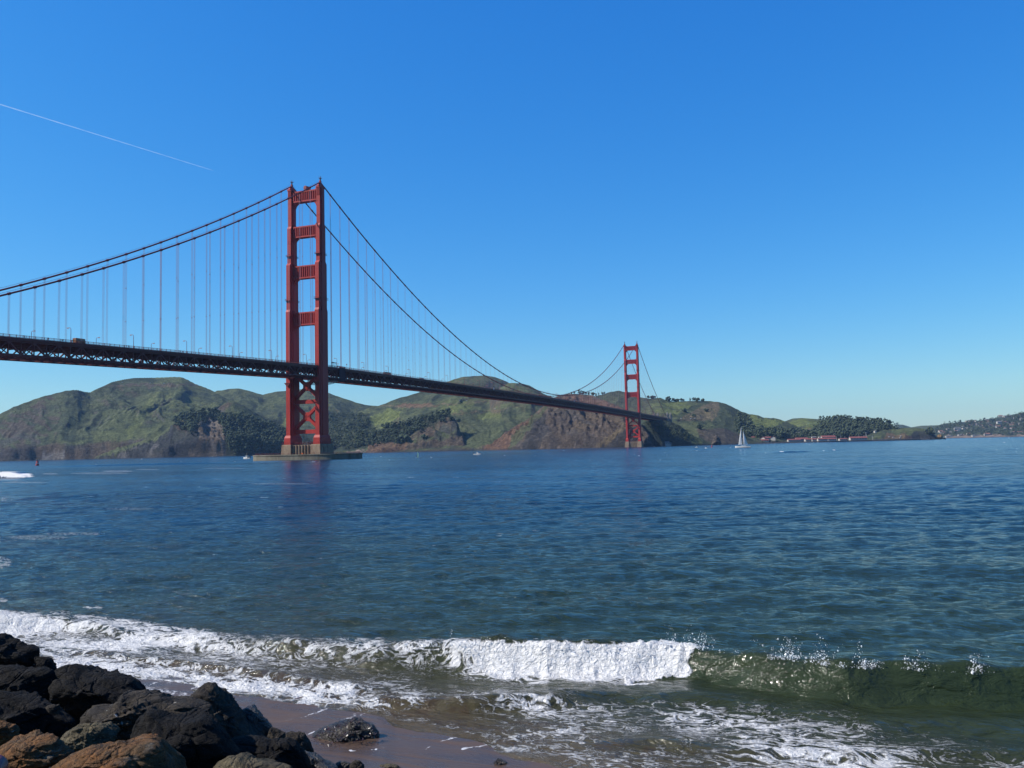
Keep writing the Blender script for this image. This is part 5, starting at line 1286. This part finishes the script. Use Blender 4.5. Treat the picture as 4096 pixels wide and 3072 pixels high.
forest('trees on the dark point below the bridge', [(2600, 1700), (2700, 1705), (2780, 1760), (2740, 1765), (2620, 1740)], 120, 5, 11)
forest('scattered trees between the houses on the far hillside', [(3700, 1742), (3740, 1715), (3790, 1697), (3900, 1688), (3990, 1675), (4096, 1655), (4250, 1640), (4250, 1742), (3790, 1746)], 800, 12, 24, 5)
forest('low scrub and bushes on the centre slopes', [(1840, 1700), (2000, 1690), (2100, 1670), (2150, 1660), (2050, 1740), (1950, 1780), (1880, 1760)], 240, 2, 5, 4)
forest('scattered bushes on the left hill', [(300, 1650), (500, 1600), (560, 1700), (540, 1760), (400, 1790), (300, 1800), (240, 1700)], 320, 2, 5, 4)
forest('scattered bushes on the fort hills', [(2640, 1640), (2800, 1625), (2950, 1660), (3200, 1690), (3260, 1720), (3000, 1740), (2760, 1710)], 200, 3, 8, 4)
def tree(label, u, v, H, W, group=None, kind='round', D=None):
    h_ = hill_hit(u, v)
    if h_ is None:
        for dv_ in range(1, 30):
            h_ = hill_hit(u, v+dv_)
            if h_ is not None: break
    if h_ is None: return
    P = h_[0]; t = empty('tree', tuple(P)); tag(t, label, 'tree', group); V_, F_ = [], []
    crown(V_, F_, (0, 0, 0), H, W, 26, kind); mesh_from('crown', V_, F_, LEAF.m, t)
    m = MB(); m.tube([(0, 0, -2), (.2, 0, H*.35), (0, .1, H*.75)], [H*.035, H*.025, H*.01], 6)
    for a in (0, 2.1, 4.2): m.tube([(.15, 0, H*.3), (math.cos(a)*W*.28, math.sin(a)*W*.28, H*.62)], [H*.015, H*.006], 5)
    m.build('trunk', BARK, t)
SKY = [(2285, 1571, 8, 8), (2298, 1569, 12, 9), (2316, 1569, 22, 13), (2325, 1568, 17, 10), (2333, 1569, 14, 14), (2345, 1570, 13, 9), (2356, 1572, 13, 10), (2372, 1573, 12, 16), (2385, 1573, 15, 10), (2396, 1572, 15, 7), (2410, 1570, 13, 13), (2417, 1570, 12, 9),
       (2595, 1594, 14, 12), (2604, 1594, 13, 14), (2614, 1594, 15, 11), (2622, 1592, 10, 8), (2668, 1603, 16, 14), (2677, 1604, 22, 18), (2689, 1606, 16, 13), (2700, 1605, 12, 15), (2712, 1605, 12, 17), (2724, 1604, 12, 14), (2734, 1603, 9, 10), (2759, 1602, 14, 8), (2778, 1602, 17, 16), (2793, 1604, 15, 17), (2812, 1607, 14, 16), (2787, 1612, 22, 12), (2741, 1651, 18, 19), (2826, 1645, 11, 20), (2773, 1665, 10, 18), (2800, 1718, 22, 22), (3282, 1680, 22, 16), (3292, 1678, 20, 14)]
for i, (u, v, H, W) in enumerate(SKY):
    lab = ('dark cypress on the ridge above the reddish cliff, left of the far tower', 'trees above the reddish cliff') if u < 2450 else ('rounded dark tree on the skyline ridge right of the far tower', 'trees on the ridge right of the far tower')
    if u == 2759: lab = ('small leaning lone tree on the grassy skyline', None)
    if u == 2741: lab = ('round dark tree standing alone in the middle of the grassy slope', None)
    if u == 2826: lab = ('low wide bush on the tan grass slope', None)
    if u == 2800: lab = ('broad dark tree above the sea stack', None)
    if u == 2773: lab = ('broad low tree beside the road cut below the tan slope', None)
    if u > 3200: lab = ('tall airy tree at the left edge of the wooded hill', 'trees at the edge of the wooded hill')
    tree(lab[0], u, v+1, H*(.62 if u < 2500 else .72), W*(.6 if u < 2500 else .7), lab[1])
for i, (u, v, H, W) in enumerate([(700, 1680, 14, 12), (732, 1668, 18, 13), (768, 1660, 22, 15), (815, 1655, 20, 16), (838, 1652, 19, 13), (868, 1658, 15, 14), (925, 1663, 14, 13), (960, 1665, 14, 12), (1010, 1680, 14, 12), (1770, 1655, 14, 14), (1790, 1652, 16, 20), (1748, 1655, 12, 9), (1548, 1712, 20, 15), (1532, 1708, 12, 12), (1616, 1768, 22, 30), (1660, 1728, 12, 20), (1700, 1758, 12, 20), (1830, 1690, 12, 18), (3122, 1752, 26, 24), (3140, 1752, 22, 22)]):
    u_l = ('dark cypress rising from the top of the wooded headland', 'cypresses on the headland') if u < 1100 else (('tree standing out of the wood on the centre spur', 'trees on the centre spur') if u < 3000 else ('big round dark tree between the red-roofed houses and the quay sheds', 'big trees by the quay'))
    tree(u_l[0], u, v, H*.8, W*.85, u_l[1])
# a few parked cars on the high road
cm = MB(); cm.prism([(-2.2, .3), (2.2, .3), (2.2, .8), (1.2, .9), (.6, 1.5), (-1.3, 1.5), (-2.1, .9)], 'y', -.9, .9); cp = cm.build('parked_car', simple('car_paint', (.65, .65, .65), .3)); first = True
for (u, v) in [(1840, 1606), (1866, 1608), (1982, 1638), (2116, 1613), (657, 1537), (602, 1536), (490, 1533), (2726, 1677), (2764, 1679), (2778, 1679), (3560, 1756), (3575, 1755), (3600, 1754), (3606, 1753)]:
    h_ = hill_hit(u, v)
    if h_ is None: continue
    o = cp if first else cp.copy()
    if not first: sc.collection.objects.link(o)
    first = False; o.location = tuple(h_[0]+np.array([0, 0, .6])); o.rotation_euler = (0, 0, yaw+.2); o.scale = (1.2, 1.2, 1.3)
    tag(o, 'tiny pale car parked beside the far road', 'car', 'cars on the far hill roads')
# ------------------------------------------------------------ riprap in the foreground
def bank_z(u, v=3000): return 0
def rock_mat(name, kind):
    m = NT(name); b = m.b; oc = m.coord(); big = m.noise(1.3, 5, .65, oc, .5); fin = m.noise(9, 6, .7, oc, .4); st = m.noise(3.0, 6, .7, m.coord((1, 1, 3.2), (.5, .35, .3)), .6)
    if kind == 'dark': c = m.mix(m.ramp(big, [(.35, 0.0), (.7, 1.0)]), (.016, .015, .015), (.045, .040, .036)); spot = m.ramp(fin, [(.70, 0.0), (.80, .5)]); c = m.mix(spot, c, (.11, .10, .085))
    elif kind == 'brown': c = m.mix(m.ramp(big, [(.35, 0.0), (.65, 1.0)]), (.040, .036, .034), (.105, .085, .062)); spot = m.ramp(fin, [(.58, 0.0), (.75, .8)]); c = m.mix(spot, c, (.17, .15, .12)); c = m.mix(m.ramp(m.noise(5, 2, .5, oc), [(.74, 0.0), (.76, 1.0)]), c, (.5, .5, .48))
    elif kind == 'weed': c = m.mix(m.ramp(big, [(.35, 0.0), (.65, 1.0)]), (.018, .014, .012), (.055, .030, .020)); c = m.mix(m.ramp(fin, [(.62, 0.0), (.78, .7)]), c, (.08, .06, .04))
    elif kind == 'tan': c = m.mix(m.ramp(big, [(.35, 0.0), (.65, 1.0)]), (.10, .085, .06), (.24, .20, .12)); c = m.mix(m.ramp(fin, [(.5, 0.0), (.7, .8)]), c, (.07, .06, .05))
    else:
        c = m.mix(m.ramp(big, [(.35, 0.0), (.6, 1.0)]), (.17, .12, .07), (.33, .145, .05)); c = m.mix(m.ramp(fin, [(.48, 0.0), (.66, .85)]), c, (.09, .065, .045)); c = m.mix(m.ramp(m.noise(4, 4, .6, oc), [(.62, 0.0), (.72, .7)]), c, (.36, .32, .26)); c = m.mix(m.ramp(m.noise(7, 2, .5, oc), [(.76, 0.0), (.78, 1.0)]), c, (.65, .65, .62))
    k_ = {'dark': .40, 'brown': .62, 'weed': .42, 'tan': .62, 'orange': .52}[kind]; c = m.mix(1.0, c, (k_, k_, k_), 'MULTIPLY')
    m.l(c, b.inputs['Base Color']); b.inputs['Roughness'].default_value = .42 if kind == 'weed' else .8
    b.inputs['Specular IOR Level'].default_value = .6 if kind == 'weed' else .12
    vo = m.n('TexVoronoi'); vo.feature = 'DISTANCE_TO_EDGE'; vo.inputs['Scale'].default_value = 2.4;
    m.l(m.coord((1, 1, 1.6), (.4, .2, .1)), vo.inputs['Vector']); cr = m.ramp(vo.outputs[0], [(0.0, 0.0), (.06, .8), (.2, 1.0)])
    vf = m.n('TexVoronoi'); vf.inputs['Scale'].default_value = 3.6; m.l(m.coord((1, 1, 1.3), (.1, .5, .2)), vf.inputs['Vector'])
    h = m.math('ADD', m.math('MULTIPLY', st, .8), m.math('ADD', m.math('MULTIPLY', fin, .5), m.math('ADD', m.math('MULTIPLY', cr, .22), m.math('MULTIPLY', vf.outputs['Distance'], -.45)))); m.bump(h, 1.0, .2)
    return m.m
RM_ = {k: rock_mat(k+'_boulder', k) for k in ('dark', 'brown', 'weed', 'tan', 'orange')}
ROCKS = [
 ('dark', 29, 'black boulder at the upper left edge, highest of the pile against the surf', [(0, 2534), (15, 2540), (32, 2557), (60, 2562), (85, 2578), (95, 2583), (120, 2585), (145, 2597), (151, 2603), (149, 2630), (147, 2665), (125, 2685), (60, 2700), (-60, 2690), (-120, 2640), (-90, 2560)]),
 ('dark', 28.3, 'small dark boulder tucked behind the highest black boulder on its right', [(140, 2628), (165, 2626), (182, 2629), (200, 2640), (210, 2655), (222, 2672), (237, 2698), (225, 2730), (180, 2740), (140, 2710)]),
 ('dark', 26.2, 'largest black boulder, wide and flat-topped beside the wet sand', [(225, 2678), (250, 2668), (285, 2662), (310, 2672), (335, 2690), (375, 2700), (420, 2700), (455, 2705), (490, 2712), (530, 2725), (560, 2760), (574, 2782), (570, 2830), (520, 2880), (400, 2920), (300, 2920), (225, 2880), (210, 2780), (213, 2712)]),
 ('dark', 26.8, 'dark boulder with a lit knob, left of the largest black boulder', [(-60, 2668), (0, 2664), (50, 2666), (88, 2680), (110, 2680), (170, 2672), (205, 2685), (220, 2715), (225, 2770), (215, 2830), (120, 2850), (0, 2850), (-100, 2800), (-110, 2700)]),
 ('dark', 23.5, 'dark boulder with a pale sloping top at the left edge', [(-60, 2770), (0, 2761), (40, 2775), (100, 2795), (180, 2810), (250, 2850), (300, 2885), (290, 2950), (200, 3000), (60, 3000), (-80, 2960), (-110, 2830)]),
 ('brown', 22.8, 'small angular stone wedged in the dark gap on the left', [(182, 2828), (200, 2819), (236, 2818), (240, 2830), (228, 2842), (235, 2858), (205, 2856), (193, 2846)]),
 ('orange', 20, 'small rusty stone at the left edge above the long orange boulder', [(-60, 2900), (-20, 2885), (0, 2885), (20, 2892), (58, 2900), (72, 2915), (70, 2950), (40, 3000), (-40, 3010), (-90, 2960)]),
 ('brown', 21.8, 'long layered grey-brown boulder in the middle of the pile', [(318, 2900), (322, 2862), (345, 2838), (380, 2834), (425, 2838), (455, 2815), (480, 2800), (505, 2775), (520, 2779), (560, 2782), (600, 2779), (640, 2785), (690, 2805), (760, 2800), (840, 2825), (860, 2870), (760, 2930), (640, 2980), (600, 3000), (520, 3010), (420, 2980), (340, 2950)]),
 ('dark', 24.5, 'small dark stone behind the layered boulder, against the sand', [(574, 2778), (590, 2770), (612, 2760), (635, 2762), (648, 2775), (652, 2795), (620, 2815), (585, 2810)]),
 ('tan', 19.3, 'pale tan boulder with streaks between the orange boulders', [(240, 2957), (265, 2930), (300, 2912), (340, 2898), (380, 2892), (425, 2905), (455, 2950), (448, 2995), (400, 3020), (340, 3030), (280, 3020), (250, 2985)]),
 ('dark', 19.6, 'dark jagged boulder at the centre of the pile', [(528, 2972), (530, 2930), (537, 2912), (550, 2880), (578, 2862), (597, 2845), (620, 2852), (660, 2880), (700, 2880), (745, 2882), (795, 2872), (815, 2872), (835, 2885), (880, 2925), (920, 2965), (960, 3010), (960, 3090), (760, 3120), (620, 3080), (545, 3020)]),
 ('brown', 24.2, 'tall pointed boulder, the peak at the right of the pile', [(655, 2850), (720, 2812), (759, 2796), (787, 2766), (815, 2743), (847, 2743), (880, 2771), (912, 2804), (935, 2838), (968, 2882), (1009, 2920), (1065, 2975), (1040, 3030), (900, 3050), (720, 3000), (660, 2910)]),
 ('weed', 24.6, 'rounded boulder covered in barnacles right of the pointed one', [(948, 2855), (960, 2840), (985, 2829), (1003, 2832), (1032, 2852), (1062, 2880), (1085, 2905), (1092, 2925), (1080, 2975), (1040, 2990), (990, 2970), (960, 2900)]),
 ('brown', 23.6, 'small upright pale-edged stone at the foot of the pile', [(1066, 2965), (1076, 2925), (1086, 2910), (1098, 2914), (1125, 2926), (1139, 2931), (1140, 2950), (1138, 2985), (1080, 2990)]),
 ('brown', 24, 'low grey-brown stone at the right foot of the pile', [(1130, 2940), (1150, 2929), (1190, 2932), (1215, 2940), (1238, 2968), (1256, 3002), (1240, 3030), (1160, 3025), (1130, 2985)]),
 ('dark', 21.2, 'dark rough boulder sloping to the sand at the lower right of the pile', [(918, 2960), (980, 2953), (1040, 2951), (1082, 2964), (1118, 2960), (1150, 2958), (1180, 2975), (1215, 3010), (1245, 3060), (1240, 3130), (1040, 3140), (940, 3060)]),
 ('weed', 22.4, 'low dark stone trailing onto the wet sand', [(1165, 3000), (1200, 2998), (1250, 3020), (1300, 3045), (1345, 3068), (1360, 3110), (1250, 3130), (1180, 3080)]),
 ('orange', 16.8, 'long orange boulder lying at the lower left corner', [(-70, 3040), (-30, 3005), (0, 2991), (30, 2978), (80, 2972), (120, 2960), (170, 2948), (205, 2946), (230, 2956), (262, 2985), (302, 3012), (285, 3035), (220, 3050), (150, 3090), (40, 3140), (-60, 3130)]),
 ('orange', 15.8, 'broad rust-orange boulder at the bottom edge', [(180, 3090), (240, 3045), (280, 3020), (310, 3009), (355, 2992), (380, 2992), (420, 2998), (440, 2990), (490, 2985), (520, 2980), (548, 2972), (600, 2967), (628, 2976), (652, 3000), (660, 3030), (690, 3072), (720, 3140), (420, 3200), (180, 3160)]),
 ('tan', 18.5, 'flat lichen-spotted boulder at the bottom edge right of the orange one', [(850, 3085), (866, 3055), (910, 3029), (960, 3027), (992, 3045), (1015, 3044), (1060, 3050), (1110, 3058), (1168, 3066), (1180, 3110), (1000, 3150), (860, 3140)]),
 ('weed', 24, 'small reddish seaweed-covered stone at the bottom edge', [(1335, 3072), (1345, 3052), (1375, 3046), (1400, 3053), (1405, 3090), (1345, 3095)]),
 ('brown', 23.6, 'small rounded grey stone at the bottom edge beside the seaweed', [(1396, 3080), (1400, 3056), (1420, 3043), (1440, 3044), (1455, 3062), (1458, 3095), (1400, 3100)]),
 ('tan', 24.5, 'low pale stone poking up at the bottom edge of the sand', [(1495, 3085), (1520, 3064), (1550, 3058), (1585, 3061), (1605, 3075), (1600, 3105), (1505, 3110)]),
 ('weed', 24.8, 'pointed weedy stone alone on the sand at the bottom centre', [(1962, 3080), (1976, 3050), (1992, 3034), (2004, 3037), (2022, 3048), (2045, 3062), (2060, 3082), (2050, 3110), (1970, 3110)]),
 ('weed', 27.6, 'large wet black boulder alone on the sand, draped in seaweed', [(1232, 2965), (1255, 2935), (1290, 2915), (1340, 2899), (1370, 2895), (1395, 2878), (1415, 2870), (1440, 2875), (1465, 2890), (1490, 2900), (1515, 2930), (1521, 2950), (1514, 2980), (1500, 2992), (1450, 3000), (1380, 3000), (1330, 2999), (1270, 2999), (1238, 2990)]),
]
for i, (kind, D, lab, poly) in enumerate(ROCKS):
    pinnacle('boulder', lab, 0, 0, poly, D*.73, RM_[kind], rough=.16 if kind in ('dark', 'weed') else .2, seed=100+i, sub=6)
# seaweed tufts on the lone boulder
rs = random.Random(3); mb = MB()
for k in range(420):
    u = rs.uniform(1245, 1515); top = np.interp(u, [1245, 1290, 1340, 1415, 1465, 1515], [2945, 2915, 2899, 2870, 2890, 2930]); v = top+rs.uniform(0, 1)**2*95+3
    P = pt_d(u, v, 20.15-.45+rs.uniform(-.1, .1)-(v-top)*.004); l = rs.uniform(.02, .07)
    a = Vector(P); d = Vector((rs.uniform(-1, 1), rs.uniform(-1, 1), rs.uniform(-1, .3))).normalized()*l; w = Vector((rs.uniform(-1, 1), rs.uniform(-1, 1), rs.uniform(-1, 1))).normalized()*.012
    mb.add([a-w, a+w, a+d+w*.4, a+d-w*.4], [(0, 1, 2, 3)])
o = mb.build('seaweed', simple('seaweed', (.06, .022, .018), .25, .4, 6, 0, .8)); tag(o, 'reddish seaweed clinging to the lone boulder on the sand', 'seaweed', kind='stuff')
# bank of smaller stones filling the gaps below the big ones
Ab = np.arange(-.75, .05, .004); Dl = np.arange(6, 25, .1); A, D = np.meshgrid(Ab, Dl); X, Y = pol(A, D); Us, Vs = proj(np.stack([X, Y, 0*X], -1).reshape(-1, 3)); Us = Us.reshape(X.shape)
toe = np.interp(Us, [-2000, 0, 300, 600, 1000, 1250, 1500, 2000], [24, 22.5, 20.8, 19.4, 17.5, 16.4, 13.9, 5.8])
q = toe-D; Z = np.where(q > 0, .2+q*.17, .2+q*1.0)+(rfbm(X*1.1, Y*1.1, 4, 15)-.5)*.8*np.clip(q/2, 0, 1)
me = grid_mesh('stone_bank', X, Y, Z); o = link('stone_bank', me, RM_['dark']); tag(o, kind='structure')
SM = []
for k in range(5): 
    o = pinnacle('small_stone', None, 0, 0, [(-40, 0), (-22, -30), (14, -34), (38, -12), (30, 22), (-8, 30)], 20, RM_[('dark', 'brown', 'dark', 'tan', 'brown')[k]], rough=.2, seed=200+k, sub=4); o.location = (0, 0, 0); SM.append([o, False])
rs = random.Random(21)
for k in range(75):
    u = rs.uniform(-60, 1330); e = np.interp(u, [-100, 0, 300, 600, 900, 1150, 1330], [2560, 2600, 2700, 2790, 2850, 2960, 3040]); v = e+rs.uniform(30, 360) if k > 25 else e+rs.uniform(60, 130)
    d = ray(u, v); D = 8.0
    while D < 26:
        P = CAM+d*(D/math.hypot(d[0], d[1])); tt_ = float(np.interp(u, [-2000, 0, 300, 600, 1000, 1250, 1500, 2000], [24, 22.5, 20.8, 19.4, 17.5, 16.4, 13.9, 5.8])); zb2 = .2+max(0, tt_-D)*.17
        if P[2] < zb2+.12: break
        D += .1
    p = SM[rs.randrange(5)]; o = p[0].copy() if p[1] else p[0]
    if p[1]: sc.collection.objects.link(o)
    p[1] = True; o.location = tuple(P); o.rotation_euler = tuple(rs.uniform(0, 6.28) for _ in range(3)); q = rs.uniform(.35, 1.25); o.scale = (q, q*rs.uniform(.7, 1), q*rs.uniform(.6, 1))
    tag(o, 'small loose stone filling a gap between the big boulders', 'stone', 'small stones between the boulders')
# shiny purple-brown pipe end at the corner
P0 = pt_d(-90, 3150, 9.6); P1 = pt_d(-40, 3090, 9.7); P2 = pt_d(-12, 3052, 9.8); mb = MB(); r = 40*9.7/FPX
mb.tube([tuple(P0), tuple(P1), tuple(P2), tuple(P2+(P2-P1)*.2)], [r, r, r*.96, r*.7], 24)
o = mb.build('pipe_end', simple('glossy_maroon', (.20, .06, .07), .35, .4, 12, 0, .5, .2), smooth=True); tag(o, 'glossy maroon pipe end poking in at the lower left corner', 'pipe')

# ------------------------------------------------------------ haze
mb = MB(); mb.box(-9000, 9000, -4000, 10000, -14, 330)
m = bpy.data.materials.new('haze_air'); m.use_nodes = True; nt_ = m.node_tree; nt_.nodes.remove(nt_.nodes['Principled BSDF'])
pv = nt_.nodes.new('ShaderNodeVolumePrincipled'); pv.inputs['Color'].default_value = (.38, .62, 1.0, 1); pv.inputs['Density'].default_value = HAZE; pv.inputs['Anisotropy'].default_value = .2
nt_.links.new(pv.outputs[0], nt_.nodes['Material Output'].inputs['Volume'])
if HAZE > 0:
    hz = mb.build('haze', m); tag(hz, 'thin blue sea haze in the air', 'haze', kind='stuff')
